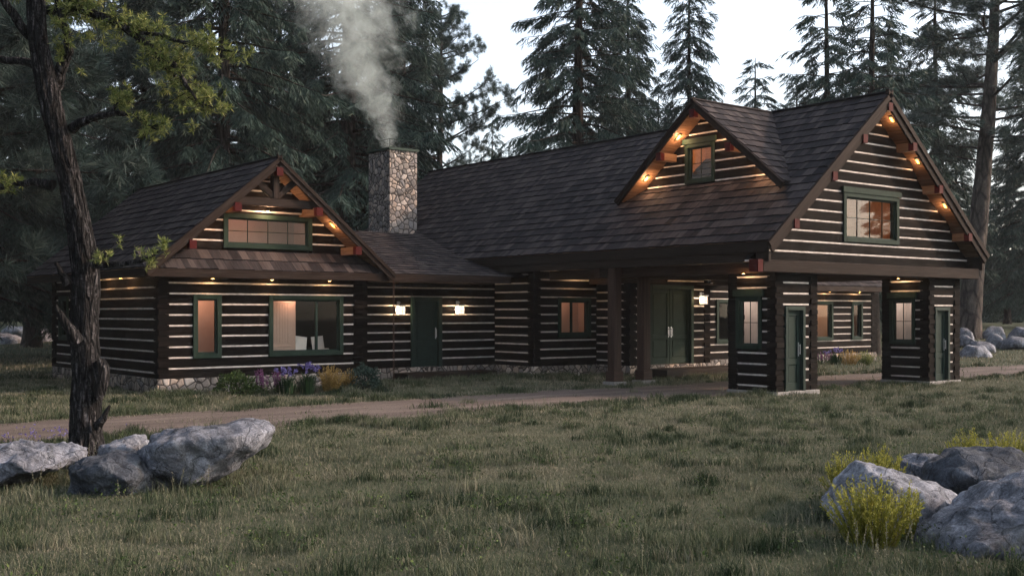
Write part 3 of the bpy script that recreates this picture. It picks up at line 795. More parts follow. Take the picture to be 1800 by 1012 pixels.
# chimney
CHU, CHV = 24.07, 38.2
mb = MB(); zc = 8.72
pts = [(CHU, CHV), (CHU + 1.3, CHV), (CHU + 1.3, CHV + 1.6), (CHU, CHV + 1.6)]
for i in range(4):
    p, q = pts[i], pts[(i + 1) % 4]
    n = 14; m_ = 60
    P, Q = Vector((*p, 0)), Vector((*q, 0)); nr = (Q - P).cross(Vector((0, 0, 1))).normalized()
    g = []
    for a in range(n + 1):
        for b in range(m_ + 1):
            pp = P.lerp(Q, a / n) + Vector((0, 0, 3 + (zc - 3) * b / m_))
            e = 0 if a in (0, n) else (noise.noise(pp * 3.4) * .035)
            g.append(pp + nr * e)
    mb.faces_idx(g, [(a * (m_ + 1) + b, (a + 1) * (m_ + 1) + b, (a + 1) * (m_ + 1) + b + 1, a * (m_ + 1) + b + 1) for a in range(n) for b in range(m_)])
chim = mb.build('chimney', M['stone'], house, smooth=True)
mb = MB(); box(mb, (CHU - .07, CHV - .07, zc), (CHU + 1.37, CHV + 1.67, zc + .10), ch=.02)
for (x, y) in ((CHU + .02, CHV + .02), (CHU + 1.28, CHV + .02), (CHU + 1.28, CHV + 1.58), (CHU + .02, CHV + 1.58)):
    box(mb, (x - .012, y - .012, zc + .1), (x + .012, y + .012, zc + .42))
for z in (zc + .42,):
    box(mb, (CHU, CHV + .008, z), (CHU + 1.3, CHV + .03, z + .02)); box(mb, (CHU, CHV + 1.57, z), (CHU + 1.3, CHV + 1.592, z + .02))
    box(mb, (CHU + .008, CHV + .03, z), (CHU + .03, CHV + 1.57, z + .02)); box(mb, (CHU + 1.27, CHV + .03, z), (CHU + 1.292, CHV + 1.57, z + .02))
mb.build('chimney_cap', M['cap'], chim)

# ---------------------------------------------------------------- lamps
def add_light(parent, loc, energy, col, size=.03, typ='POINT', angle=100):
    l = bpy.data.lights.new('bulb', typ); l.energy = energy * 1.6; l.color = col; l.shadow_soft_size = size
    if typ == 'SPOT': l.spot_size = R(angle); l.spot_blend = .8
    o = bpy.data.objects.new('bulb', l); C.objects.link(o); o.parent = parent; o.location = Vector(loc) - rootloc(parent); return o
WARM = (1, .60, .30)
def cyl(mb, c, r, z0, z1, n=16, mat=0, r1=None):
    r1 = r if r1 is None else r1
    a = [Vector((c[0] + r * math.cos(2 * math.pi * k / n), c[1] + r * math.sin(2 * math.pi * k / n), z0)) for k in range(n)]
    b = [Vector((c[0] + r1 * math.cos(2 * math.pi * k / n), c[1] + r1 * math.sin(2 * math.pi * k / n), z1)) for k in range(n)]
    for k in range(n): mb.face([a[k], a[(k + 1) % n], b[(k + 1) % n], b[k]], mat)
    mb.face(a[::-1], mat); mb.face(b, mat)
def downlight(x, y, z, e, lab):
    o = empty('eave_downlight', (x, y, z), lab, 'downlight', 'small round downlights under the eaves')
    mb = MB(); cyl(mb, (x, y), .06, z - .03, z + .004, r1=.065); mb.build('housing', M['black'], o)
    mb = MB(); cyl(mb, (x, y), .045, z - .036, z - .0305); mb.build('lens', M['lens'], o)
    add_light(o, (x, y, z - .05), e, WARM, .03)
zs = PZ - .225
for k, (x, lab) in enumerate(((13.15, 'eave downlight over the narrow window of the left wing'), (15.0, 'eave downlight above the left edge of the wide wing window'), (16.9, 'eave downlight above the right part of the wide wing window'))):
    downlight(x, 30.22, zs, 4.5, lab)
for k, (y, lab) in enumerate(((32.7, 'side eave downlight nearest the front corner of the left wing'), (34.5, 'second side eave downlight from the wing corner, just right of the tree trunk'), (37.2, 'side eave downlight behind the tree trunk'))):
    downlight(11.42, y, WZE - .21, 3, lab)
downlight(26.35, 29.4, 3.79, 7, 'ceiling downlight above the square window with bookshelves')
downlight(29.5, 26.6, 3.79, 16, 'ceiling downlight in front of the double entry door')
downlight(24.33, 20.4, 3.33, 5, 'downlight over the window of the left gate tower')
downlight(31.83, 20.4, 3.33, 5, 'downlight over the window of the right gate tower')
downlight(42.1, 30.4, 3.165, 5, 'eave downlight over the lit window of the right wing')
downlight(44.3, 30.4, 3.165, 5, 'eave downlight over the narrow window of the right wing')

def gable_light(c, ax, nn, e, lab, group='small amber lights in the gable soffits'):
    """rectangular amber light lying in a sloping soffit: ax along the slope, nn pointing out of it"""
    c, ax, nn = Vector(c), Vector(ax).normalized(), Vector(nn).normalized()
    o = empty('soffit_light', c, lab, 'soffit light', group)
    mb = MB(); beam(mb, c - ax * .13, c + ax * .13, .12, .02, nn, .004); mb.build('housing', M['cap'], o)
    mb = MB(); beam(mb, c - ax * .09 + nn * .014, c + ax * .09 + nn * .014, .065, .012, nn, .002); mb.build('lens', M['lens2'], o)
    add_light(o, c + nn * .10, e, (1, .55, .28), .04)
M['lens2'] = emis('amber_lens', (1, .45, .07), 1.1)
def soff(u, uc, zr, s, off=.165): return zr - abs(u - uc) * s - off * math.hypot(1, s)
for u, lab in ((29.73, 'topmost of the three amber lights under the right rake of the large gable'), (31.1, 'middle of the three amber lights under the right rake of the large gable'), (32.63, 'lowest of the three amber lights under the right rake of the large gable')):
    gable_light((u, 19.27, soff(u, UC, ZR, SL)), (cs, 0, -cs * SL), (-SL * cs, 0, -cs), 3.5, lab)
for u, lab in ((2 * WUC - 16.94, 'amber light under the left rake of the left wing gable, hidden by the rake'), (16.94, 'single amber light under the right rake of the left wing gable'),):
    g = 1 if u > WUC else -1; gable_light((u, 30.1, soff(u, WUC, WZR, ws, .16)), (g * wc, 0, -wc * ws), (-g * ws * wc, 0, -wc), 5, lab)
for v, lab in ((2 * DC - 24.22, 'upper amber light under the right rake of the dormer, hidden by the rake'), (2 * DC - 25.62, 'lower amber light under the right rake of the dormer, hidden by the rake'), (24.22, 'upper amber light under the left rake of the dormer'), (25.62, 'lower amber light under the left rake of the dormer')):
    g = 1 if v > DC else -1; gable_light((25.8, v, soff(v, DC, ZR, SL)), (0, g * cs, -cs * SL), (0, -g * SL * cs, -cs), 11, lab)
# uplight tucked on the collar beam of the wing truss
o = empty('truss_spotlight', (14.9, 30.3, 5.25), 'small spotlight under the truss beam above the left gable window', 'spotlight')
mb = MB(); cyl(mb, (14.9, 30.3), .05, 5.2, 5.3); mb.build('housing', M['black'], o)
mb = MB(); cyl(mb, (14.9, 30.3), .04, 5.19, 5.1995); mb.build('lens', M['lens'], o); add_light(o, (14.9, 30.3, 5.13), 15, (1, .56, .32), .05)
add_light(o, (14.9, 30.36, 5.42), 2.5, (1, .7, .4), .03)

def lantern(F, a, z, lab, e=6, s=1.0):
    o = empty('wall_lantern', F.w(a, 0, z - .2), lab, 'lantern', 'square glass wall lanterns by the doors')
    mb = MB(); F.box(mb, a - .05 * s, a + .05 * s, 0, .05, z - .05, z + .30 * s); F.box(mb, a - .015, a + .015, .05, .16, z + .24 * s, z + .27 * s); mb.build('bracket', M['metal'], o)
    mb = MB(); W = .11 * s; H = .145 * s; n0 = .06
    for x in (a - W, a, a + W):
        for n in (n0, n0 + 2 * W):
            if x == a and n == n0: continue
            F.box(mb, x - .008, x + .008, n - .008, n + .008, z - H, z + H)
    for zz in (z - H, z - H * .25, z + H): F.box(mb, a - W - .012, a + W + .012, n0 + 2 * W, n0 + 2 * W + .012, zz - .010, zz + .010); F.box(mb, a - W - .012, a - W, n0, n0 + 2 * W, zz - .009, zz + .009); F.box(mb, a + W, a + W + .012, n0, n0 + 2 * W, zz - .009, zz + .009)
    F.box(mb, a - W - .03, a + W + .03, n0 - .02, n0 + 2 * W + .03, z + H + .01, z + H + .035); mb.build('frame', M['metal'], o)
    mb = MB(); F.box(mb, a - W + .01, a + W - .01, n0 + .01, n0 + 2 * W - .01, z - H, z + H, ch=.004); mb.build('glass', M['glow'], o)
    for dx in (-1, 1): add_light(o, F.w(a + dx * (W + .12), .16, z + .02), e * .5, (1, .72, .45), .05)
lantern(FK, 20.42, 2.30, 'lit wall lantern left of the dark green side door, beside the rain chain')
lantern(FK, 22.85, 2.32, 'lit wall lantern right of the dark green side door')
lantern(FD, 30.98, 2.68, 'lit wall lantern right of the double entry door', 6, .95)

# rain chain
def torus(mb, c, R_, r, ax, n=8, m=5, sz=1.5):
    c = Vector(c); ax = Vector(ax).normalized(); up = Vector((0, 0, 1)); sd_ = ax.cross(up)
    vs = []
    for i in range(n):
        t = 2 * math.pi * i / n; d = sd_ * math.cos(t) + up * math.sin(t) * sz
        for j in range(m):
            p = 2 * math.pi * j / m; vs.append(c + d * R_ + (d.normalized() * math.cos(p) + ax * math.sin(p)) * r)
    mb.faces_idx(vs, [(i * m + j, ((i + 1) % n) * m + j, ((i + 1) % n) * m + (j + 1) % m, i * m + (j + 1) % m) for i in range(n) for j in range(m)])
cp = at(692, 500, v=29.86); mb = MB(); z = 3.2; k = 0
while z > .02:
    torus(mb, (cp.x, cp.y, z), .028, .009, (1, 0, 0) if k % 2 else (0, 1, 0)); z -= .068; k += 1
beam(mb, (cp.x, cp.y, 3.16), (cp.x, cp.y + .03, 3.34), .02, .02, (1, 0, 0)); torus(mb, (cp.x, cp.y, .03), .10, .02, (0, 0.01, 1), 12, 5, 1)
ch = mb.build('rain_chain', M['iron'], loc=(cp.x, cp.y, 0)); tag(ch, 'rusty rain chain hanging from the eave to the ground left of the side door', 'rain chain')
#PART2
# ---------------------------------------------------------------- vegetation builders
def rot_az(a): return np.array([math.cos(a), math.sin(a), 0.0])
def nrm(v): return v / np.maximum(np.linalg.norm(v, axis=-1, keepdims=True), 1e-9)

def tube(mb, pts, rads, n=8, wob=0, r=.5):
    """tapered tube along pts"""
    pts = [Vector(p) for p in pts]; rings = []
    t0 = None
    for i, p in enumerate(pts):
        t = (pts[min(i + 1, len(pts) - 1)] - pts[max(i - 1, 0)]).normalized()
        a = t.cross(Vector((0.13, 1, 0.21))).normalized(); b = t.cross(a).normalized(); ring = []
        for k in range(n):
            an = 2 * math.pi * k / n; rr = rads[i]
            if wob: rr *= 1 + wob * noise.noise(Vector((math.cos(an) * 2.2, math.sin(an) * 2.2, p.z * 1.1 + p.x * .7)))
            ring.append(p + (a * math.cos(an) + b * math.sin(an)) * rr)
        rings.append(ring)
    vs = [v for rg in rings for v in rg]; fs = [(i * n + k, i * n + (k + 1) % n, (i + 1) * n + (k + 1) % n, (i + 1) * n + k) for i in range(len(pts) - 1) for k in range(n)]
    mb.faces_idx(vs, fs, 0, r); mb.face(rings[-1], 0, r); mb.face(rings[0][::-1], 0, r)

def kites(base, dirn, length, width, up=None):
    """thin leaf-shaped quads; arrays (n,3),(n,3),(n,),(n,)"""
    n = len(base); d = nrm(dirn)
    rv = nrm(NR.normal(size=(n, 3))) if up is None else up
    s = nrm(np.cross(d, rv)); L = np.asarray(length)[:, None]; W = np.asarray(width)[:, None]
    p0 = base; p1 = base + d * L * .45 + s * W * .5; p2 = base + d * L; p3 = base + d * L * .45 - s * W * .5
    v = np.stack([p0, p1, p2, p3], 1).reshape(-1, 3)
    q = np.arange(n * 4).reshape(-1, 4); return v, q

def spruce_data(seed, H, Rm, cb, dens=1.0, gap=.0, power=.8, lift=.25):
    rg = np.random.default_rng(seed); B = []; D = []; L = []; Rr = []; wood_ = MB()
    h = cb; arms = []
    while h < H * .985:
        hh = (h - cb) / (H - cb); nb = rg.integers(4, 7) if hh < .85 else 3
        az0 = rg.uniform(0, 6.28)
        if rg.random() > gap:
            for k in range(nb):
                az = az0 + k * 6.283 / nb + rg.uniform(-.35, .35)
                Lb = (Rm * (1 - hh) ** power + .25) * rg.uniform(.62, 1.12)
                if rg.random() < .08: Lb *= .5
                arms.append((h + rg.uniform(-.12, .12), az, Lb, hh))
        h += rg.uniform(.30, .50) * (1 + .5 * (1 - hh)) / dens
    for (h, az, Lb, hh) in arms:
        d = rot_az(az); sd_ = np.array([-d[1], d[0], 0])
        up = lift * (1.3 * hh - .25) + rg.uniform(-.10, .10); dr = .28 + .16 * (1 - hh) + rg.uniform(-.08, .12)
        def pt(s): 
            s = np.asarray(s, float)[..., None]
            return np.array([0, 0, h]) + d * s * Lb + np.array([0, 0, 1]) * Lb * (up * s - dr * s ** 2 + .16 * s ** 4)
        ss = np.linspace(0, 1, 6); P = pt(ss)
        if Lb > .8: tube(wood_, [Vector(p) for p in P], list(.012 + .020 * Lb * (1 - ss) ** 1.2 * .8), 3)
        nt_ = int(Lb * 6.0) + 3
        st = rg.uniform(.10, 1, nt_) ** .75
        for s, sg in zip(st, rg.choice([-1, 1], nt_)):
            tl = (.28 + .34 * Lb * (1 - s) * .75 + rg.uniform(0, .25)) * min(1, .55 + Lb * .3)
            p0 = pt(s); tg = nrm(pt(min(1.0, s + .03)) - pt(s - .03))
            a = rg.uniform(.35, .95); td = nrm(tg * math.cos(a) + sd_ * sg * math.sin(a) + np.array([0, 0, -.22 - .25 * rg.random()]))
            m = max(3, int(tl / .068)); q = np.linspace(0, 1, m)
            pp = p0 + td * (q[:, None] * tl) + np.array([0, 0, -1]) * (q[:, None] ** 2 * tl * .35)
            for sg2 in (-1, 1):
                j = rg.normal(size=(m, 3)) * .22
                s2 = nrm(np.cross(td, [0, 0, 1.0]))
                B.append(pp); D.append(td * .75 + s2 * sg2 * .50 + np.array([0, 0, -.55]) + j)
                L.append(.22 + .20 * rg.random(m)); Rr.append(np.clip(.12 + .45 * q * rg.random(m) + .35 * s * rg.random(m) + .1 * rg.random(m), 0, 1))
    B = np.concatenate(B); D = np.concatenate(D); L = np.concatenate(L); Rr = np.concatenate(Rr)
    return B, D, L, Rr, wood_

PROTO = {}
def spruce_proto(key, seed, H, Rm, cb, trad=.3, **k):
    B, D, L, Rr, wm = spruce_data(seed, H, Rm, cb, **k)
    v, q = kites(B, D, L * 1.1, L * .10 + .018)
    o = empty('spruce_tree', (0, 0, 0), 'x', 'tree')
    zs = np.linspace(-.6, H, 22)
    rd = [trad * (1 - max(0, z) / H) ** .8 + .015 + (trad * .5 * math.exp(-max(0, z + .3) * 1.6)) for z in zs]
    tube(wm, [(0.05 * math.sin(z * .3 + seed), .05 * math.cos(z * .23), z) for z in zs], rd, 10, .15)
    t = wm.build('trunk', M['bark'], o, smooth=True)
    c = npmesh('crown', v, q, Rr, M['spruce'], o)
    PROTO[key] = [o, H, False]
def pine_proto(key, seed, H, Rm, cb, nl=34, trad=.35, needle=.26, tufts=9, ragged=.3, mat='pine', bark='bark_red'):
    rg = np.random.default_rng(seed); o = empty('pine_tree', (0, 0, 0), 'x', 'tree'); wm = MB(); B = []; D = []; L = []; Rr = []
    zs = np.linspace(-.6, H, 24); lean = lambda z: np.array([.25 * math.sin(z * .16 + seed), .2 * math.sin(z * .21), z])
    rd = [trad * (1 - max(0, z) / H) ** .75 + .03 + (trad * .6 * math.exp(-max(0, z + .3) * 1.1)) for z in zs]
    tube(wm, [lean(z) for z in zs], rd, 12, .15)
    for k in range(nl):
        hh = (k + rg.random()) / nl; h = cb + (H - cb) * hh; az = rg.uniform(0, 6.28); d = rot_az(az)
        Lb = Rm * (math.sin(math.pi * (.18 + .78 * hh)) ** .7) * rg.uniform(.6, 1.1)
        n = 7; ss = np.linspace(0, 1, n); bend = rg.normal(size=3) * .2
        P = lean(h) + ss[:, None] * d * Lb + np.array([0, 0, 1.0]) * (Lb * (rg.uniform(-.1, .35) * ss + rg.uniform(.0, .25) * ss ** 2))[:, None] + bend * (ss ** 2)[:, None] * Lb * .5
        tube(wm, list(map(Vector, P)), list(.018 + .028 * Lb * (1 - ss) * .6), 5)
        for j in range(int(3 + Lb * 3.2)):
            s = rg.uniform(.25, 1) if rg.random() > ragged else 1; p = P[min(n - 1, int(s * (n - 1)))] + rg.normal(size=3) * .05
            sd_ = nrm(rg.normal(size=3) * .7 + d * .9 + np.array([0, 0, .25])); tl = rg.uniform(.4, 1.0) * (.5 + Lb * .18)
            q = p + sd_ * tl; tube(wm, [Vector(p), Vector((p + q) / 2 + rg.normal(size=3) * .05), Vector(q)], [.022, .014, .008], 3)
            for u in range(tufts):
                c = p + sd_ * tl * rg.uniform(.35, 1.05) + rg.normal(size=3) * .12; m = 30
                td = nrm(sd_ + rg.normal(size=3) * .5)
                B.append(np.repeat(c[None], m, 0) + td * rg.uniform(-.1, .1, (m, 1))); D.append(td * .8 + rg.normal(size=(m, 3)) * .55)
                L.append(needle * rg.uniform(.7, 1.2, m)); Rr.append(np.clip(rg.random(m) * .6 + rg.random() * .45, 0, 1))
    B = np.concatenate(B); D = np.concatenate(D); L = np.concatenate(L); Rr = np.concatenate(Rr)
    v, q = kites(B, D, L, np.full(len(B), .012) + needle * .022)
    wm.build('trunk', M[bark], o, smooth=True); npmesh('crown', v, q, Rr, M[mat], o)
    PROTO[key] = [o, H, False]

def copy_tree(o, parent=None):
    c = o.copy(); C.objects.link(c); c.parent = parent
    for ch in list(o.children): copy_tree(ch, c)
    return c
def put_tree(key, px, d, H, label, wx=1.0, group=None, rot=None):
    pr = PROTO[key]
    if not pr[2]: o = pr[0]; pr[2] = True
    else: o = copy_tree(pr[0])
    p = FW * d + RT * ((px - 900) / FPX * d); s = H / pr[1]
    o.location = (p.x, p.y, gzf(p.x, p.y)); o.scale = (s * wx, s * wx, s); o.rotation_euler = (0, 0, random.uniform(0, 6.28) if rot is None else rot)
    o['label'] = label; o['category'] = 'tree'
    if group: o['group'] = group
    return o

spruce_proto('A', 1, 27, 5.8, 4.0, trad=.42, dens=1.08)
spruce_proto('B', 2, 25, 5.0, 3.0, trad=.36, dens=1.05)
spruce_proto('C', 3, 22, 2.9, 5.0, trad=.24, dens=1.0, power=.65, lift=.35)
spruce_proto('D', 4, 14, 3.1, 1.5, trad=.18, dens=.9, lift=.5)
spruce_proto('E', 5, 24, 4.4, 4.5, trad=.30, dens=.72, gap=.08, lift=.3)
pine_proto('P', 6, 24, 4.8, 9, nl=52, trad=.38, needle=.32, tufts=8)
pine_proto('Q', 7, 20, 5.8, 3.0, nl=50, trad=.26, needle=.55, tufts=10, bark='bark')
GS, GP = 'spruces of the forest behind the house', 'pines of the forest behind the house'
put_tree('A', 392, 53, 31, 'tall spruce with a thick bare trunk rising right of the bright green twigs', .9, GS, 1.0)
put_tree('A', 610, 60, 33, 'huge spruce directly behind the chimney smoke', 1.1, GS, 2.4)
put_tree('B', 490, 66, 24, 'spruce between the thick bare trunk and the smoke, above the left gable peak', 1.1, GS)
put_tree('Q', -45, 46, 24, 'long-needled blue-green pine right behind the foreground tree', 1.15, GP)
put_tree('B', 255, 58, 21, 'dark spruce behind the ridge of the left wing roof', 1.1, GS)
put_tree('A', 55, 66, 31, 'spruce with a broad pale trunk behind the rocks at the left edge', 1.0, GS, 4)
put_tree('B', -45, 54, 27, 'dark spruce cut by the left edge of the picture', 1.2, GS)
put_tree('B', 708, 65, 26, 'dense spruce whose branches hang right of the chimney', 1.0, GS, 3)
put_tree('P', 772, 76, 21.8, 'fluffy rounded pine against the white sky right of the smoke', .88, GP, .5)
put_tree('D', 864, 80, 14.9, 'small spruce tip above the ridge between the pine and the big central spruce', .75, GS, 0)
put_tree('A', 1018, 60, 27.5, 'big broad spruce with a visible trunk above the middle of the main roof', 1.0, GS, 5.2)
put_tree('B', 1104, 66, 22.5, 'dense spruce filling the gap right of the big central spruce', .85, GS, 1)
put_tree('C', 1212, 68, 24, 'thin sparse spruce standing left of the dormer peak', .85, GS, 2)
put_tree('D', 1158, 74, 16.5, 'low spruce behind the dormer, left of the thin sparse spruce', .8, GS, 2)
put_tree('D', 1330, 76, 18.6, 'small solitary spruce in the sky gap between dormer and large gable', 1.0, GS, 3.3)
put_tree('E', 1452, 64, 23.5, 'open spruce left of the large gable peak, leftmost of the right-hand trees', 1.05, GS, .7)
put_tree('E', 1534, 58, 22.5, 'open spruce rising straight behind the large gable peak', 1.05, GS, 3.6)
put_tree('C', 1562, 80, 22, 'thin spruce just right of the one behind the large gable peak', 1.1, GS)
put_tree('E', 1645, 79, 27.5, 'open spruce right of the large gable with a straight bare trunk', .95, GS, 5)
pt = put_tree('P', 1704, 72, 30, 'tall pine with a massive trunk behind the rocks right of the right gate tower', 1.35, GP, 2); pt.rotation_euler = (0, R(3.5), YAW)
put_tree('B', 1822, 84, 25, 'dark spruce cut by the right edge of the picture', 1.0, GS)
put_tree('B', 1400, 84, 19, 'far spruce low behind the ridge left of the large gable', 1.1, GS)
put_tree('B', 1585, 92, 17, 'far spruce low behind the right slope of the large gable', 1.2, GS)
put_tree('A', 1680, 98, 16, 'far spruce seen just left of the massive pine trunk', 1.2, GS)
put_tree('B', 1770, 96, 16, 'far spruce seen just right of the massive pine trunk', 1.2, GS)
put_tree('B', 330, 82, 23, 'far spruce left of the thick bare trunk', 1.3, GS)
put_tree('A', 450, 92, 22, 'far spruce right of the thick bare trunk', 1.2, GS)
put_tree('A', 215, 86, 28, 'far spruce behind the top of the foreground tree', 1.3, GS)
put_tree('B', 545, 88, 22, 'far spruce left of the smoke', 1.2, GS)
put_tree('B', 650, 92, 27, 'far spruce behind the chimney top', 1.3, GS)

for (x, y, H, lab) in ((0, 31, 22, 'unseen bushy spruce added left of the wing side wall to shade it, nearer one'), (1, 39.5, 24, 'unseen bushy spruce added left of the wing side wall to shade it, farther one'), (56, -5, 15, 'spruce across the meadow facing the large gable, leftmost'), (66, -3, 17, 'spruce across the meadow facing the large gable, farthest'), (61, -15, 16, 'spruce across the meadow facing the large gable, middle'), (50, -13, 14, 'spruce across the meadow facing the large gable, nearest'), (-9, 26, 24, 'spruce standing off to the left of the drive, nearest'), (-10, 35, 27, 'spruce off to the left level with the wing corner'), (-8, 45, 25, 'spruce off to the left beyond the wing'), (1, 52, 26, 'spruce off to the left behind the wing')):  # out of view; the bushy pair is added to shade the wing side wall
    o_ = put_tree('B', 0, 50, H, lab, 1.3, GS); o_.location = (x, y, gzf(x, y))

# the far wood: one mass of dark conifers beyond the single trees
def far_wood():
    rg = np.random.default_rng(5); V = []; Q = []; Rr = []; off = 0
    B, D, L, r0, _ = spruce_data(21, 20, 4.0, 1.5, dens=.42)
    sel = rg.random(len(B)) < .32; B, D, L, r0 = B[sel], D[sel], L[sel], r0[sel]
    v0, q0 = kites(B, D, L * 2.3, L * .9)
    spots = [(px, rg.uniform(100, 150), rg.uniform(17, 23)) for px in np.arange(-700, 760, 42)] + \
            [(px, rg.uniform(104, 150), rg.uniform(10, 14)) for px in np.arange(1395, 2700, 42)] + \
            [(px, rg.uniform(130, 160), 9.5) for px in np.arange(760, 1400, 50)]
    for (px, d, H) in spots:
        p = FW * d + RT * ((px + rg.uniform(-15, 15) - 900) / FPX * d); a = rg.uniform(0, 6.28); s = H / 20
        ca, sa = math.cos(a), math.sin(a); M2 = np.array([[ca, -sa, 0], [sa, ca, 0], [0, 0, 1]])
        V.append((v0 * s * np.array([1.25, 1.25, 1])) @ M2.T + np.array([p.x, p.y, gzf(p.x, p.y)])); Q.append(q0 + off); off += len(v0); Rr.append(r0)
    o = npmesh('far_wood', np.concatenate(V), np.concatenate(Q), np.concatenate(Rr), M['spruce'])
    tag(o, 'far dark wood closing the view beyond the single trees', 'wood', None, 'stuff')
far_wood()

# ---------------------------------------------------------------- foreground tree
def P3(px, py, d): return at(px, py, d=d)
DT = 17.7
def near_tree():
    base = P3(152, 795, DT); base.z = gzf(base.x, base.y)
    o = empty('gnarled_tree', base, 'gnarled foreground tree with furrowed grey bark and bright yellow-green twigs, standing among pale boulders', 'tree')
    key = [(152, 812, 34), (152, 790, 27), (152, 700, 24), (151, 640, 23.5), (148, 590, 24), (150, 540, 22.5), (151, 480, 22), (143, 420, 21), (129, 350, 18.5), (117, 290, 19), (99, 225, 18), (85, 165, 17.5), (74, 110, 16), (65, 55, 14), (64, 0, 15), (60, -70, 12), (66, -170, 9)]
    ks = np.linspace(0, len(key) - 1, 150); xs = [np.interp(ks, range(len(key)), [k[i] for k in key]) for i in range(3)]
    sm = lambda a: np.convolve(np.pad(a, 4, mode='edge'), np.ones(9) / 9, 'valid')
    xs = [sm(a) for a in xs]
    mb = MB(); n = 56; px1 = DT / FPX; vs = []
    for i in range(150):
        c = P3(xs[0][i], xs[1][i], DT + .25 * math.sin(i * .04)); rr = xs[2][i] * px1
        for k in range(n):
            a = 2 * math.pi * k / n; q = Vector((math.cos(a), math.sin(a), 0))
            tw = a + c.z * .35
            nn = noise.noise(Vector((math.cos(tw) * 3.6, math.sin(tw) * 3.6, c.z * 1.5))) ; n2 = noise.noise(Vector((math.cos(tw) * 9, math.sin(tw) * 9, c.z * 5)))
            kk = noise.noise(Vector((math.cos(a) * 1.1, math.sin(a) * 1.1, c.z * .9 + 5)))
            r_ = rr * (1 + .11 * (1 - abs(nn) * 3) + .06 * n2 + .12 * kk)
            vs.append(c + q * r_)
    mb.faces_idx(vs, [(i * n + k, i * n + (k + 1) % n, (i + 1) * n + (k + 1) % n, (i + 1) * n + k) for i in range(149) for k in range(n)])
    t = mb.build('trunk', M['bark_near'], o, smooth=True)
    def limb(pts, name='limb', n=9):
        mb = MB(); P = [P3(p[0], p[1], DT + p[3]) for p in pts]; rd = [p[2] * px1 for p in pts]
        # smooth subdivision
        for _ in range(2):
            Q = [P[0]]; q2 = [rd[0]]
            for a, b, ra, rb in zip(P[:-1], P[1:], rd[:-1], rd[1:]):
                Q += [a.lerp(b, .5) + Vector((random.uniform(-1, 1), random.uniform(-1, 1), random.uniform(-1, 1))) * (b - a).length * .05, b]; q2 += [(ra + rb) / 2, rb]
            P, rd = Q, q2
        tube(mb, P, rd, n, .35); return mb.build(name, M['bark_near'], o, smooth=True), P
    tips = []
    def L(pts, leafy=None, step=1, cl=1.0):
        _, P = limb(pts); 
        if leafy: tips.append((P[int(len(P) * leafy[0]):], leafy[1], cl))
    L([(75, 75, 12, 0), (50, 60, 9, -.1), (28, 30, 8, -.2), (8, 0, 7, -.3), (-15, -60, 5, -.3)], (.6, 5))
    L([(80, 115, 10, 0), (40, 108, 7, .1), (0, 104, 7, .2), (-50, 112, 5, .3)], (.7, 4))
    L([(98, 150, 15, 0), (105, 125, 11, -.1), (122, 90, 8, -.2), (118, 60, 6, -.3), (108, 30, 5, -.4), (95, -20, 4, -.4)], (.3, 22))
    L([(85, 20, 9, 0), (130, 14, 8, -.2), (170, 28, 7, -.4), (215, 45, 6.5, -.5), (262, 78, 5, -.6), (305, 112, 4, -.6), (325, 145, 3, -.7), (345, 175, 2, -.7)], (.12, 66), cl=1.25)
    L([(215, 45, 4, -.5), (260, 60, 3, -.6), (320, 74, 3, -.8), (372, 84, 2.2, -.9), (412, 92, 1.4, -1)], (.1, 44), cl=.85)
    L([(262, 78, 4, -.6), (290, 120, 3, -.5), (325, 150, 2.5, -.4), (355, 185, 1.6, -.4), (380, 190, 1, -.4)], (.15, 40))
    L([(125, 228, 9, 0), (160, 208, 6, -.2), (195, 200, 5, -.3), (240, 204, 3, -.4), (262, 222, 2, -.5), (275, 228, 1.2, -.5)], (.72, 13), cl=.85)
    L([(195, 200, 3, -.3), (205, 180, 3, -.35), (215, 165, 2, -.4), (228, 178, 1.2, -.4)], (.35, 12), cl=.85)
    L([(165, 462, 10, 0), (185, 466, 6, -.1), (215, 464, 4.5, -.2), (245, 460, 3, -.3), (268, 450, 2, -.3), (290, 432, 1.4, -.3)], (.62, 8), cl=.8)
    L([(178, 466, 4, -.1), (185, 450, 2.5, -.15), (188, 440, 1.5, -.2)], (.3, 5), cl=.8)
    L([(92, 325, 10, 0), (62, 318, 7, .1), (32, 322, 5, .2), (8, 330, 3, .2), (-20, 335, 2, .2)], (.5, 12), cl=.9)
    L([(100, 40, 8, 0), (140, -10, 7, -.3), (200, -40, 5, -.4), (280, -50, 4, -.5)], (.1, 50), cl=1.1)
    L([(60, -20, 8, 0), (20, -30, 6, -.3), (-20, -40, 5, -.4)], (.1, 20))
    for st in ([(134, 600, 14, -.05), (124, 580, 9, -.15), (110, 560, 6.5, -.2), (101, 545, 4.5, -.2), (98, 535, 2, -.2)], [(170, 635, 12, 0), (178, 648, 14, 0), (180, 665, 13, 0), (172, 700, 9, 0)],
               [(170, 750, 9, -.1), (182, 735, 6, -.15), (190, 718, 3.5, -.15), (193, 712, 2, -.15)], [(120, 500, 8, -.05), (108, 480, 5, -.1), (98, 462, 3, -.1)]):
        limb(st, 'stub', 10)
    B = []; D = []; Lr = []; Rr = []; tw = MB(); rg = np.random.default_rng(9)
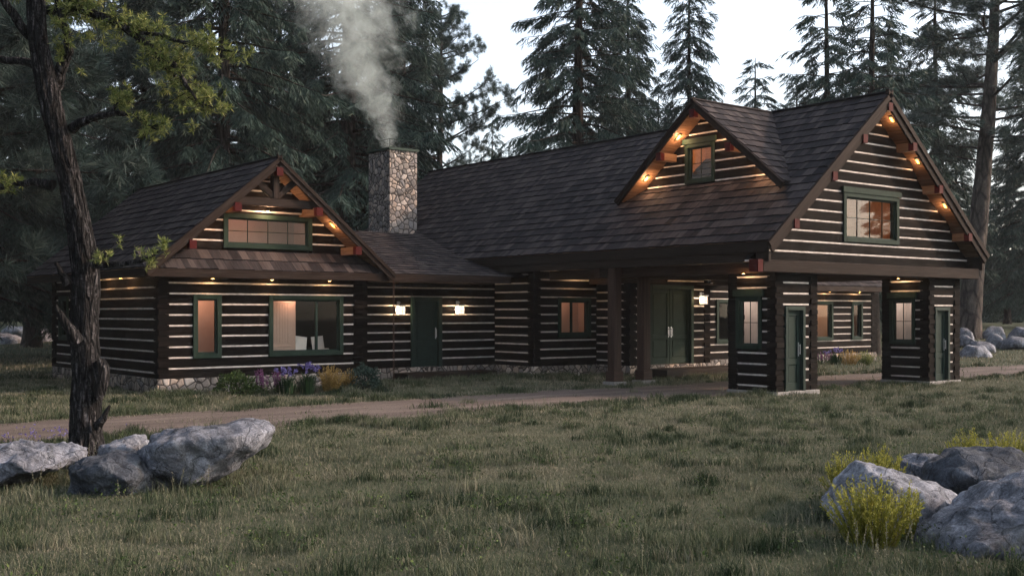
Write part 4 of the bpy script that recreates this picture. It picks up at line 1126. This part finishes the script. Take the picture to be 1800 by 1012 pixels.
    for (P, cnt, cl) in tips:
        for c in range(int(cnt * 1.35)):
            p = np.array(P[rg.integers(0, len(P))]); off = rg.normal(size=3) * np.array([.13, .13, .11]) * cl; q = p + off + np.array([0, 0, .02])
            if np.linalg.norm(off) > .1: tube(tw, [Vector(p), Vector(q)], [.007, .004], 3)
            for u in range(rg.integers(2, 5)):
                cc = q + rg.normal(size=3) * .045; ax = nrm(rg.normal(size=3) + np.array([0, 0, .5])); m = 16
                B.append(np.repeat(cc[None], m, 0)); D.append(ax * .7 + rg.normal(size=(m, 3)) * .6)
                Lr.append(rg.uniform(.05, .11, m)); Rr.append(np.clip(rg.random(m) * .7 + rg.random() * .35, 0, 1))
    B = np.concatenate(B); D = np.concatenate(D); Lr = np.concatenate(Lr); Rr = np.concatenate(Rr)
    v, q = kites(B, D, Lr * 1.15, Lr * .17); npmesh('crown', v, q, Rr, M['bright'], o); tw.build('twigs', M['bark_near'], o)
near_tree()

# ---------------------------------------------------------------- rocks
def rock(outline, d, th, mat, label, group, seed=0, sub=.035, amp=1.0, name='boulder'):
    """solid boulder: the outline seen from the meadow gives its size, th its thickness front to back"""
    rg = random.Random(seed); pts = [P3(x, y, d) for x, y in outline]
    cen = sum(pts, Vector()) / len(pts); V = []
    for p in pts:
        for (k, s) in ((-.5, .66), (-.1, .98), (.5, .6)):
            q = cen + (p - cen) * (s + rg.uniform(-.06, .06)) + FW * (th * (k + rg.uniform(-.16, .16))); V.append(q)
    bm = bmesh.new(); vs = [bm.verts.new(p) for p in V]
    r = bmesh.ops.convex_hull(bm, input=vs); bmesh.ops.delete(bm, geom=[g for g in r['geom_interior'] if isinstance(g, bmesh.types.BMVert)], context='VERTS')
    bmesh.ops.triangulate(bm, faces=bm.faces[:])
    S = max((p - cen).length for p in pts)
    for it in range(7):
        es = [e for e in bm.edges if e.calc_length() > sub * S * 2]
        if not es: break
        bmesh.ops.subdivide_edges(bm, edges=es, cuts=1); bmesh.ops.triangulate(bm, faces=[f for f in bm.faces if len(f.verts) > 3])
        if it == 4: bmesh.ops.smooth_vert(bm, verts=bm.verts[:], factor=.5, use_axis_x=True, use_axis_y=True, use_axis_z=True)
    bm.normal_update()
    for v in bm.verts:
        p = v.co / S + Vector((seed * 3.1, seed, 0))
        q_ = p + noise.noise_vector(p * 1.3) * .35
        a = noise.noise(p * 1.7) * .06 + noise.ridged_multi_fractal(p * 1.6, .9, 2.1, 5, 1, 2) * .05 - .06 + (noise.voronoi(q_ * 2.2)[0][1] - noise.voronoi(q_ * 2.2)[0][0]) * .07 + noise.noise(p * 9) * .022 + noise.noise(p * 22) * .010
        c = noise.cell(p * 2.3) * .02
        v.co += v.normal * (a + c) * S * amp
    base = Vector((cen.x, cen.y, gzf(cen.x, cen.y)))
    for v in bm.verts: v.co -= base
    me = bpy.data.meshes.new(name); bm.to_mesh(me); bm.free(); me.materials.append(M[mat])
    for p in me.polygons: p.use_smooth = True
    o = bpy.data.objects.new(name, me); C.objects.link(o); o.location = base; tag(o, label, 'boulder', group)
    return o
G1, G2, G3, G4 = 'boulders around the foreground tree', 'boulders in the right foreground', 'boulders at the forest edge on the right', 'boulders at the forest edge on the left'
rock([(262, 862), (246, 790), (290, 762), (345, 748), (420, 742), (478, 734), (490, 752), (478, 775), (448, 798), (400, 830), (340, 862)], 15.0, 1.5, 'rock', 'largest boulder right of the foreground tree, its tip jutting up to the right', G1, 1, amp=.8)
rock([(130, 872), (134, 812), (165, 798), (205, 790), (250, 795), (282, 830), (262, 862), (200, 880)], 14.3, 1.1, 'rock_dark', 'dark mossy boulder in front of the foreground tree base', G1, 2)
rock([(-60, 850), (-50, 800), (0, 782), (60, 780), (110, 784), (148, 796), (138, 815), (60, 835), (0, 850)], 15.2, 1.6, 'rock', 'low pale boulder cut by the left edge, left of the foreground tree', G1, 3)
rock([(175, 815), (182, 782), (210, 770), (245, 762), (262, 775), (262, 815)], 17.0, .9, 'rock_pale', 'small pale pointed boulder between the tree trunk and the largest boulder', G1, 4)
rock([(252, 800), (272, 764), (300, 751), (345, 750), (372, 762), (360, 800)], 16.4, 1.0, 'rock', 'flat-topped boulder peeking out behind the largest left boulder', G1, 5)
rock([(1450, 925), (1440, 880), (1478, 838), (1505, 812), (1560, 824), (1640, 850), (1692, 885), (1680, 930), (1560, 950)], 12.2, 1.2, 'rock_pale', 'wedge-shaped boulder behind the front yellow shrub', G2, 6, amp=.9)
rock([(1574, 850), (1578, 808), (1620, 795), (1662, 800), (1670, 850)], 14.8, .8, 'rock', 'smallest boulder of the right foreground, behind the wedge-shaped one', G2, 7)
rock([(1600, 880), (1622, 815), (1665, 790), (1740, 788), (1800, 800), (1870, 812), (1880, 880), (1700, 900)], 13.4, 1.5, 'rock_dark', 'large dark rounded boulder at the back of the right foreground group', G2, 8)
rock([(1590, 965), (1612, 930), (1690, 885), (1740, 858), (1800, 838), (1900, 840), (1930, 930), (1900, 1000), (1750, 1000), (1640, 985)], 10.9, 1.4, 'rock', 'broad boulder in the bottom right corner, nearest to the viewer', G2, 9, amp=.9)
for k, (x0, x1, y0, y1, d, lab) in enumerate((
    (1676, 1712, 575, 600, 71, 'pale boulder peeking out just right of the right gate tower'), (1702, 1730, 573, 597, 73, 'upright boulder between the pale one and the wide one at the forest edge'),
    (1722, 1768, 572, 602, 72, 'tallest wide boulder at the forest edge below the massive pine'), (1768, 1830, 574, 602, 72, 'boulder at the right edge, back row at the forest edge'),
    (1680, 1716, 588, 608, 66, 'low grey boulder in front of the massive pine trunk'), (1728, 1765, 585, 612, 65, 'light-topped boulder in the middle row at the forest edge'),
    (1755, 1812, 590, 612, 64, 'long low boulder at the right edge, middle row'), (1698, 1752, 598, 618, 61, 'flat boulder in the front row at the forest edge'),
    (1684, 1742, 606, 630, 57, 'nearest boulder of the right forest edge, alone on the grass'))):
    w_ = x1 - x0; m_ = (x0 + x1) / 2; rnd_ = random.Random(k)
    rock([(x0, y1 + 3), (x0 + w_ * .05, y0 + (y1 - y0) * .5), (x0 + w_ * rnd_.uniform(.2, .45), y0), (x0 + w_ * rnd_.uniform(.55, .8), y0 + rnd_.uniform(0, 5)), (x1 - w_ * .05, y0 + (y1 - y0) * .55), (x1, y1 + 3)], d, w_ * d / FPX * .7, ('rock', 'rock', 'rock_pale')[k % 3], lab, G3, 20 + k, sub=.12)
for k, (x0, x1, y0, y1, d, lab) in enumerate(((-20, 50, 586, 613, 69, 'front boulder at the far left, cut by the edge'), (4, 50, 571, 592, 74, 'pale-topped boulder behind the front left one'), (46, 96, 574, 613, 70, 'big split boulder right beside the left wing corner'), (-60, -10, 580, 613, 73, 'boulder beyond the far left pair'))):
    w_ = x1 - x0
    if k == 3: continue
    rock([(x0, y1 + 4), (x0 + w_ * .05, y0 + (y1 - y0) * .45), (x0 + w_ * .3, y0), (x0 + w_ * .7, y0 + 3), (x1 - w_ * .05, y0 + (y1 - y0) * .4), (x1, y1 + 4)], d, w_ * d / FPX * .8, ('rock_pale', 'rock_pale', 'rock')[k], lab, G4, 40 + k, sub=.1)

# ---------------------------------------------------------------- shrubs and flowers
def fan_shrub(name, px, py, d, w, h, n, mat, label, group, leaf_l=.03, seed=0, spread=.7, cat='shrub', lw=.35, stemm=None):
    """many thin stems fanning up from one foot, each set with small leaves"""
    rg = np.random.default_rng(seed); b = P3(px, py, d); z0 = gzf(b.x, b.y); b = np.array([b.x, b.y, z0]); B = []; D = []; L = []; Rr = []; st = MB()
    for k in range(n):
        a = rg.uniform(0, 6.283); rr = rg.random() ** .6; foot = b + np.array([math.cos(a), math.sin(a), 0]) * rr * w * .22
        tip = b + np.array([math.cos(a) * rr * w * .5 * spread * 1.4, math.sin(a) * rr * w * .5 * spread * 1.4, h * (1 - .35 * rr ** 2) * rg.uniform(.7, 1.05)])
        m = max(6, int(h / (leaf_l * .42))); s = np.linspace(.08, 1, m); P = foot + (tip - foot) * s[:, None] + rg.normal(size=(m, 3)) * leaf_l * .15
        P[:, :2] += ((tip - foot)[:2] * .25)[None] * (s ** 2 - s)[:, None]
        tube(st, [Vector(P[0] - [0, 0, .05]), Vector(P[m // 2]), Vector(P[-1])], [.005 * h + .002, .003 * h + .002, .001], 3)
        dd = nrm(tip - foot); B.append(P); D.append(dd * .9 + rg.normal(size=(m, 3)) * .45); L.append(np.full(m, leaf_l) * rg.uniform(.7, 1.3, m)); Rr.append(np.clip(.15 + s * .6 + rg.normal(size=m) * .15, 0, 1))
    B = np.concatenate(B); D = np.concatenate(D); L = np.concatenate(L); Rr = np.concatenate(Rr)
    o = empty(name, b, label, cat, group); v, q = kites(B, D, L, L * lw); npmesh('foliage', v, q, Rr, M[mat], o)
    st.build('stems', M[stemm or 'iron'] if not stemm else M[stemm], o); return o
def bush(px, py, d, w, h, label, group, seed=0, mat='bush'):
    rg = np.random.default_rng(seed); b = P3(px, py, d); b = np.array([b.x, b.y, gzf(b.x, b.y)]); n = 2600
    u = nrm(rg.normal(size=(n, 3))); u[:, 2] = np.abs(u[:, 2]) * 1.0 - .1; r = rg.uniform(.55, 1, n) ** .5
    bumpy = 1 + .18 * np.sin(u[:, 0] * 5 + seed) * np.sin(u[:, 1] * 6 + 1) + .08 * np.sin(u[:, 2] * 13)
    P = b + u * (r * bumpy)[:, None] * np.array([w / 2, w / 2, h * .92]); P[:, 2] += .05
    o = empty('shrub', b, label, 'shrub', group); L = rg.uniform(.05, .09, n); v, q = kites(P, u + rg.normal(size=(n, 3)) * .6 + np.array([0, 0, .2]), L, L * .55)
    npmesh('foliage', v, q, np.clip(rg.random(n) * .55 + (r - .6) * .6, 0, 1), M[mat], o)
    st = MB()
    for k in range(14):
        e = P[rg.integers(0, n)]; tube(st, [Vector(b), Vector((b + e) / 2 + [0, 0, .05]), Vector(e)], [.012, .007, .003], 3)
    st.build('stems', M['bark'], o); return o
def iris(px, py, d, w, h, label, group, seed=0):
    rg = np.random.default_rng(seed); b = P3(px, py, d); b = np.array([b.x, b.y, gzf(b.x, b.y)]); o = empty('iris_clump', b, label, 'flowers', group)
    n = 130; a = rg.uniform(0, 6.28, n); f = b + np.stack([np.cos(a), np.sin(a), a * 0], -1) * (rg.random((n, 1)) * w * .3)
    mb = MB()
    for k in range(n):
        L = h * rg.uniform(.6, 1.0); dr = np.array([math.cos(a[k]), math.sin(a[k]), 0]) * rg.uniform(.1, .55) * L; s = np.array([-dr[1], dr[0], 0]); s = s / max(1e-6, np.linalg.norm(s)) * .014
        p0, p1, p2 = f[k], f[k] + dr * .35 + [0, 0, L * .65], f[k] + dr + [0, 0, L * .9]
        mb.face([Vector(p0 - s), Vector(p0 + s), Vector(p1 + s), Vector(p1 - s)], 0, rg.random()); mb.face([Vector(p1 - s), Vector(p1 + s), Vector(p2)], 0, rg.random())
    mb.build('leaves', M['blade'], o); B = []; D = []
    for k in range(16):
        c = b + np.array([*(rg.normal(size=2) * w * .25), h * rg.uniform(.85, 1.15)]); m = 12; B.append(np.repeat(c[None], m, 0)); D.append(rg.normal(size=(m, 3)) + [0, 0, .2])
    B = np.concatenate(B); v, q = kites(B, np.concatenate(D), rg.uniform(.05, .10, len(B)), np.full(len(B), .05)); npmesh('blooms', v, q, rg.random(len(B)), M['violet'], o); return o
def spikes(px, py, d, w, h, label, group, seed=0):
    rg = np.random.default_rng(seed); b = P3(px, py, d); b = np.array([b.x, b.y, gzf(b.x, b.y)]); o = empty('flower_spikes', b, label, 'flowers', group); B = []; D = []; st = MB(); G = []
    for k in range(15):
        f = b + np.array([*(rg.normal(size=2) * w * .25), 0]); H = h * rg.uniform(.7, 1.1); t = f + np.array([*(rg.normal(size=2) * .04), H]); tube(st, [Vector(f), Vector(t)], [.006, .003], 3)
        m = 60; s = rg.uniform(.4, 1, m)[:, None]; B.append(f + (t - f) * s); D.append(rg.normal(size=(m, 3)) + [0, 0, .4]); G.append(f + (t - f) * rg.uniform(.05, .5, (20, 1)))
    B = np.concatenate(B); v, q = kites(B, np.concatenate(D), rg.uniform(.025, .05, len(B)), np.full(len(B), .022)); npmesh('blooms', v, q, rg.random(len(B)), M['pink'], o)
    G = np.concatenate(G); v, q = kites(G, rg.normal(size=G.shape) + [0, 0, .3], rg.uniform(.06, .1, len(G)), np.full(len(G), .03)); npmesh('foliage', v, q, rg.random(len(G)), M['bush'], o)
    st.build('stems', M['blade'], o); return o
GB = 'planting along the left wing wall'; GC = 'planting along the right wing wall'
bush(414, 690, 31.2, 1.1, .74, 'round light green shrub at the left end of the wing flower bed', GB, 1)
spikes(458, 690, 31.6, .5, .70, 'pink flower spikes beside the round light green shrub', GB, 2); spikes(487, 690, 31.7, .3, .62, 'thinner pink flower spikes next to the violet irises', GB, 3)
iris(506, 690, 31.4, .6, .66, 'left clump of violet irises with dark sword leaves', GB, 4); iris(540, 686, 31.8, .75, .74, 'right and taller clump of violet irises below the wide window', GB, 5)
fan_shrub('plume_grass', 580, 686, 32.2, .9, .72, 90, 'gold', 'golden plume shrub right of the irises', GB, .05, 6, stemm='gold'); fan_shrub('plume_grass', 613, 682, 32.8, .5, .60, 50, 'gold', 'smaller golden plume shrub beside the dark green shrub', GB, .05, 7, stemm='gold')
bush(638, 682, 33.0, 1.0, .80, 'dark green shrub at the right end of the wing flower bed', GB, 8, 'spruce')
spikes(1448, 640, 47.5, .7, .55, 'pink flower spikes below the lit window of the right wing', GC, 9); iris(1468, 638, 47.6, .9, .62, 'violet irises in front of the right wing', GC, 10)
fan_shrub('plume_grass', 1492, 640, 47.8, 1.1, .65, 70, 'gold', 'golden plume shrub in front of the right wing', GC, .06, 11, stemm='gold'); fan_shrub('shrub', 1520, 640, 48.2, 1.0, .62, 80, 'bright', 'yellow-green shrub at the right end of the right wing wall', GC, .06, 12, stemm='bush')
GY = 'yellow broom shrubs among the right boulders'
fan_shrub('broom_shrub', 1532, 958, 10.75, .95, .66, 120, 'yellow', 'largest yellow shrub, in front of the wedge-shaped boulder', GY, .034, 13, .75, stemm='yellow')
fan_shrub('broom_shrub', 1590, 945, 11.1, .42, .58, 34, 'yellow', 'thin yellow shrub right beside the largest one', GY, .03, 14, .7, stemm='yellow')
fan_shrub('broom_shrub', 1490, 872, 13.2, .7, .60, 80, 'yellow', 'yellow shrub behind the left end of the wedge-shaped boulder', GY, .034, 15, .7, stemm='yellow')
fan_shrub('broom_shrub', 1545, 868, 13.3, .75, .66, 110, 'yellow', 'yellow shrub showing above the middle of the wedge-shaped boulder', GY, .034, 16, .7, stemm='yellow')
fan_shrub('broom_shrub', 1702, 838, 15.2, .6, .66, 70, 'yellow', 'yellow shrub behind the dark rounded boulder', GY, .034, 17, .7, stemm='yellow')
fan_shrub('broom_shrub', 1775, 838, 15.3, .9, .70, 110, 'yellow', 'yellow shrub at the right edge behind the dark rounded boulder', GY, .034, 18, .75, stemm='yellow')

# ---------------------------------------------------------------- meadow grass
def grass():
    rg = np.random.default_rng(3)
    def scatter(n, d0, d1, pw=1.0):
        d = d0 + (d1 - d0) * rg.random(n) ** pw; n_in = int(n * .74); t = np.concatenate([rg.uniform(-.52, .52, n_in), rg.uniform(.52, .95, n - n_in) * rg.choice([-1, 1], n - n_in)])
        return FW.x * d + RT.x * t * d, FW.y * d + RT.y * t * d, d
    def ok(x, y):
        on = (y > edge_lo(x) + .9 * rg.random(len(x)) ** 2.2) & (y < edge_hi(x) - .8 * rg.random(len(x)) ** 2.2)
        inr = lambda a, b, c, e: (x > a) & (x < c) & (y > b) & (y < e)
        h = inr(11.7, 30.5, 18.2, 41) | inr(18.2, 31.8, 24.5, 41) | inr(24.5, 29.7, 35.5, 41) | inr(27.4, 28, 31.5, 30) | inr(39, 30.7, 46, 40) | inr(24.55, 19.45, 26.45, 21.2) | inr(32.05, 19.45, 33.9, 21.2) | inr(20.2, 30.95, 23.9, 31.9) | inr(27.9, 26.7, 33.2, 28)
        return (~on | ((abs(y - 22.42) < .38) & (rg.random(len(x)) < .12))) & ~h
    V = []; Q = []; Rr = []; off = 0
    def blades(x, y, H, W, bend, col, segs=2):
        nonlocal off
        n = len(x); z = gz(x, y) - .01; az = rg.uniform(0, 6.283, n); fa = rg.uniform(0, 6.283, n)
        d = np.stack([np.cos(az), np.sin(az), np.zeros(n)], 1); s = np.stack([np.cos(fa), np.sin(fa), np.zeros(n)], 1) * (W / 2)[:, None]
        p = np.stack([x, y, z], 1); up = np.array([0, 0, 1.0])
        p1 = p + up * (H * .55)[:, None] + d * (H * bend * .3)[:, None]; p2 = p + up * (H * (1 - .25 * bend))[:, None] + d * (H * bend)[:, None]
        v = np.stack([p - s, p + s, p1 + s * .75, p1 - s * .75, p2], 1).reshape(-1, 3)
        b = np.arange(n)[:, None] * 5 + off
        V.append(v); Q.append(np.concatenate([b + np.array([[0, 1, 2]]), b + np.array([[0, 2, 3]]), b + np.array([[3, 2, 4]])], 0)); off += n * 5
        Rr.append(np.tile(np.clip(col, 0, 1), 3))
    def patch(x, y):
        return .5 + .22 * np.sin(x * .55 + 1.2 * np.sin(y * .4)) * np.sin(y * .62 + x * .3) + .18 * np.sin(x * 1.35 + 2 + np.sin(y * 1.9)) * np.sin(y * 1.6 + .7 * x) + .12 * np.sin(x * 3.7 + y * 1.1) * np.sin(y * 4.1 - x)
    for (n, d0, d1, hh, ww) in ((330000, 7.0, 16, .045, .0058), (265000, 15, 24, .052, .009), (170000, 23, 38, .065, .015), (80000, 37, 75, .13, .035)):
        x, y, d = scatter(n, d0, d1, 1.0); k = ok(x, y); x, y, d = x[k], y[k], d[k]; pa = patch(x, y)
        keep = rg.random(len(x)) < .62 + .5 * pa; x, y, d, pa = x[keep], y[keep], d[keep], pa[keep]; n2 = len(x)
        H = hh * rg.uniform(.4, 1.5, n2) * (.75 + .6 * (1 - pa)); far = np.clip((d - 12) / 16, 0, 1)
        col = .20 + .46 * pa + .12 * far + rg.normal(size=n2) * .15 + (rg.random(n2) < .06) * .3
        blades(x, y, H, ww * rg.uniform(.6, 1.3, n2), rg.uniform(.1, .8, n2), col)
    # taller dark tufts
    nt_ = 1100; x, y, d = scatter(nt_, 8.8, 40, 1.15); k = ok(x, y); x, y, d = x[k], y[k], d[k]
    x2 = rg.uniform(11, 36, 320); y2 = np.where(x2 < 18.4, 30.3, np.where(x2 < 24.3, 30.6, np.where(x2 < 27.4, 29.4, 27.4))) - rg.random(320) * 1.5; k = ok(x2, y2)
    x = np.concatenate([x, x2[k]]); y = np.concatenate([y, y2[k]]); d = np.concatenate([d, np.full(k.sum(), 34.)])
    m = 85; X = np.repeat(x, m); Y = np.repeat(y, m); Dd = np.repeat(d, m); sz = np.repeat(rg.uniform(.5, 1.2, len(x)), m); tone = np.repeat(rg.uniform(.0, .4, len(x)), m)
    X = X + rg.normal(size=len(X)) * .12 * sz; Y = Y + rg.normal(size=len(X)) * .12 * sz
    blades(X, Y, rg.uniform(.07, .25, len(X)) * sz, .0045 + Dd * .00038, rg.uniform(.1, .9, len(X)), tone + rg.random(len(X)) * .3)
    xc, yc, dc = scatter(380, 9.2, 34, 1.1); xe = rg.uniform(-8, 45, 170); ye = np.where(rg.random(170) < .7, edge_lo(xe) - rg.random(170) * .5, edge_hi(xe) + rg.random(170) * .4); xc = np.concatenate([xc, xe]); yc = np.concatenate([yc, ye]); dc = np.concatenate([dc, xe * FW.x + ye * FW.y]); k = ok(xc, yc); xc, yc, dc = xc[k], yc[k], dc[k]; m = 190; X = np.repeat(xc, m); Y = np.repeat(yc, m); Dd = np.repeat(dc, m)
    sz = np.repeat(rg.uniform(.5, 1.3, len(xc)), m); tone = np.repeat(rg.uniform(-.10, .20, len(xc)), m); rr = np.abs(rg.normal(size=len(X))); aa = rg.uniform(0, 6.283, len(X))
    st_ = np.repeat(rg.uniform(.12, .34, len(xc)), m)
    blades(X + np.cos(aa) * rr * st_ * 1.5, Y + np.sin(aa) * rr * st_, rg.uniform(.08, .25, len(X)) * sz * np.exp(-rr * .35), .0045 + Dd * .0004, rg.uniform(.1, .8, len(X)), tone + rg.random(len(X)) * .25)
    o = npmesh('meadow_grass', np.concatenate(V), np.concatenate(Q), np.concatenate(Rr), M['grass'])
    tag(o, 'short rough meadow grass with darker tufts', 'grass', None, 'stuff')
    # feathery seed heads
    B = []; D = []; L = []; R2 = []; off = 0; V.clear(); Q.clear(); Rr.clear()
    xs, ys, ds = scatter(230, 9.2, 30, 1.2); k = ok(xs, ys); xs, ys, ds = xs[k], ys[k], ds[k]
    for x, y, d in zip(xs, ys, ds):
        for j in range(rg.integers(2, 7)):
            f = np.array([x + rg.normal() * .1, y + rg.normal() * .1, 0]); f[2] = gzf(f[0], f[1]); h = rg.uniform(.2, .42); t = f + np.array([rg.normal() * .05, rg.normal() * .05, h])
            m = 36; s = rg.uniform(.55, 1, m); B.append(f + (t - f) * s[:, None]); D.append(rg.normal(size=(m, 3)) * .45 + [0, 0, .7]); L.append(.026 * (1.25 - s)+ .008); R2.append(np.clip(.56 + rg.normal(size=m) * .12, 0, 1))
            B.append(f[None]); D.append((t - f)[None]); L.append(np.array([h])); R2.append(np.array([.5]))
    B = np.concatenate(B); L = np.concatenate(L); v, q = kites(B, np.concatenate(D), L, np.where(L > .15, .006, .008)); o = npmesh('seed_heads', v, q, np.concatenate(R2), M['grass'])
    tag(o, 'feathery tan grass seed heads scattered through the meadow', 'grass', None, 'stuff')
    # broad-leaved weeds
    xs, ys, ds = scatter(420, 9, 26, 1.1); k = ok(xs, ys); xs, ys = xs[k], ys[k]; m = 26
    P = np.stack([np.repeat(xs, m), np.repeat(ys, m), np.repeat(gz(xs, ys), m)], 1) + rg.normal(size=(len(xs) * m, 3)) * [.09, .09, .0] + np.stack([np.zeros(len(xs) * m)] * 2 + [rg.uniform(.03, .20, len(xs) * m)], 1)
    v, q = kites(P, rg.normal(size=P.shape) + [0, 0, .5], rg.uniform(.02, .05, len(P)), rg.uniform(.012, .025, len(P))); o = npmesh('weeds', v, q, np.clip(rg.random(len(P)) * .9, 0, 1), M['bush'])
    tag(o, 'small broad-leaved green weeds in the meadow', 'weeds', None, 'stuff')
    # blue wildflowers by the left boulders
    b = at(75, 772, z=0); P = np.array([b.x, b.y, .12]) + rg.normal(size=(90, 3)) * [.55, .4, .05]; P = np.repeat(P, 6, 0) ; v, q = kites(P, rg.normal(size=P.shape), np.full(len(P), .025), np.full(len(P), .02))
    o = npmesh('wildflowers', v, q, rg.random(len(P)), M['violet']); tag(o, 'small blue wildflowers behind the left boulders', 'flowers', None, 'stuff')
grass()

# ---------------------------------------------------------------- smoke and haze
def smoke():
    H = 9.0; k0, k1, tilt = .50, .52, -.36; z0 = 8.85; c = Vector((CHU + .65, CHV + .8, z0))
    mb = MB(); n = 20; rings = []
    for i in range(13):
        h = H * i / 12; r = (k0 + k1 * h) * 1.05; rings.append([Vector((tilt * h + r * math.cos(2 * math.pi * j / n), r * math.sin(2 * math.pi * j / n), h)) for j in range(n)])
    vs = [v for rg_ in rings for v in rg_]
    mb.faces_idx(vs, [(i * n + j, i * n + (j + 1) % n, (i + 1) * n + (j + 1) % n, (i + 1) * n + j) for i in range(12) for j in range(n)])
    mb.face(rings[0][::-1]); mb.face(rings[-1])
    m = bpy.data.materials.new('wood_smoke'); m.use_nodes = True; t = m.node_tree; t.nodes.clear()
    o = t.nodes.new('ShaderNodeOutputMaterial'); pv = t.nodes.new('ShaderNodeVolumePrincipled'); t.links.new(pv.outputs[0], o.inputs['Volume'])
    pv.inputs['Color'].default_value = (.82, .94, .93, 1); pv.inputs['Anisotropy'].default_value = .1
    tc = t.nodes.new('ShaderNodeTexCoord'); sx = t.nodes.new('ShaderNodeSeparateXYZ')
    wn = t.nodes.new('ShaderNodeTexNoise'); wn.inputs['Scale'].default_value = .55; wn.inputs['Detail'].default_value = 3; t.links.new(tc.outputs['Object'], wn.inputs['Vector'])
    va = t.nodes.new('ShaderNodeVectorMath'); va.operation = 'MULTIPLY_ADD'; t.links.new(wn.outputs['Color'], va.inputs[0]); va.inputs[1].default_value = (1.5, 1.5, 1.0)
    t.links.new(tc.outputs['Object'], va.inputs[2])
    t.links.new(tc.outputs['Object'], sx.inputs[0]); X, Y, Z = sx.outputs
    # meander grows with height
    wob = math_(t, 'MULTIPLY', math_(t, 'SINE', math_(t, 'MULTIPLY', Z, 1.5)), math_(t, 'MULTIPLY', Z, .06))
    dx = math_(t, 'SUBTRACT', X, math_(t, 'ADD', math_(t, 'MULTIPLY', Z, tilt), wob))
    dist = math_(t, 'SQRT', math_(t, 'ADD', math_(t, 'MULTIPLY', dx, dx), math_(t, 'MULTIPLY', Y, Y)))
    rad = math_(t, 'MULTIPLY_ADD', Z, k1, k0)
    fade = math_(t, 'SUBTRACT', 1, math_(t, 'DIVIDE', dist, rad))
    ns = t.nodes.new('ShaderNodeTexNoise'); ns.inputs['Scale'].default_value = 1.5; ns.inputs['Detail'].default_value = 6; ns.inputs['Roughness'].default_value = .62; ns.inputs['Distortion'].default_value = 1.0
    t.links.new(va.outputs[0], ns.inputs['Vector'])
    f = math_(t, 'MULTIPLY', math_(t, 'SUBTRACT', math_(t, 'ADD', ns.outputs['Fac'], math_(t, 'MULTIPLY', fade, .36)), .64), 6.5)
    f = math_(t, 'MULTIPLY', math_(t, 'MAXIMUM', f, 0), math_(t, 'MINIMUM', math_(t, 'MAXIMUM', math_(t, 'MULTIPLY', fade, 5), 0), 1))
    dens = math_(t, 'DIVIDE', math_(t, 'MULTIPLY', f, .50), math_(t, 'MULTIPLY_ADD', Z, .22, 1))
    t.links.new(dens, pv.inputs['Density'])
    s = mb.build('chimney_smoke', m, loc=(0, 0, 0)); s.location = c; s.rotation_euler = (0, 0, YAW); s.visible_shadow = True
    tag(s, 'pale wood smoke drifting up and to the left from the stone chimney', 'smoke')
smoke()
def haze():
    mb = MB(); lo, hi = (-120, -120), (330, 330); z0, z1 = -2.5, 40
    vs = [(lo[0], lo[1], z0), (hi[0], lo[1], z0), (hi[0], hi[1], z0), (lo[0], hi[1], z0), (lo[0], lo[1], z1), (hi[0], lo[1], z1), (hi[0], hi[1], z1), (lo[0], hi[1], z1)]
    mb.faces_idx([Vector(v) for v in vs], [(3, 2, 1, 0), (4, 5, 6, 7), (0, 1, 5, 4), (1, 2, 6, 5), (2, 3, 7, 6), (3, 0, 4, 7)])
    m = bpy.data.materials.new('evening_haze'); m.use_nodes = True; t = m.node_tree; t.nodes.clear()
    o = t.nodes.new('ShaderNodeOutputMaterial'); pv = t.nodes.new('ShaderNodeVolumePrincipled'); pv.inputs['Density'].default_value = HAZE
    pv.inputs['Color'].default_value = (.88, .95, 1, 1); t.links.new(pv.outputs[0], o.inputs['Volume'])
    tag(mb.build('haze', m), 'thin bluish evening haze over the whole place', None, None, 'stuff')
HAZE = .00020
if HAZE: haze()
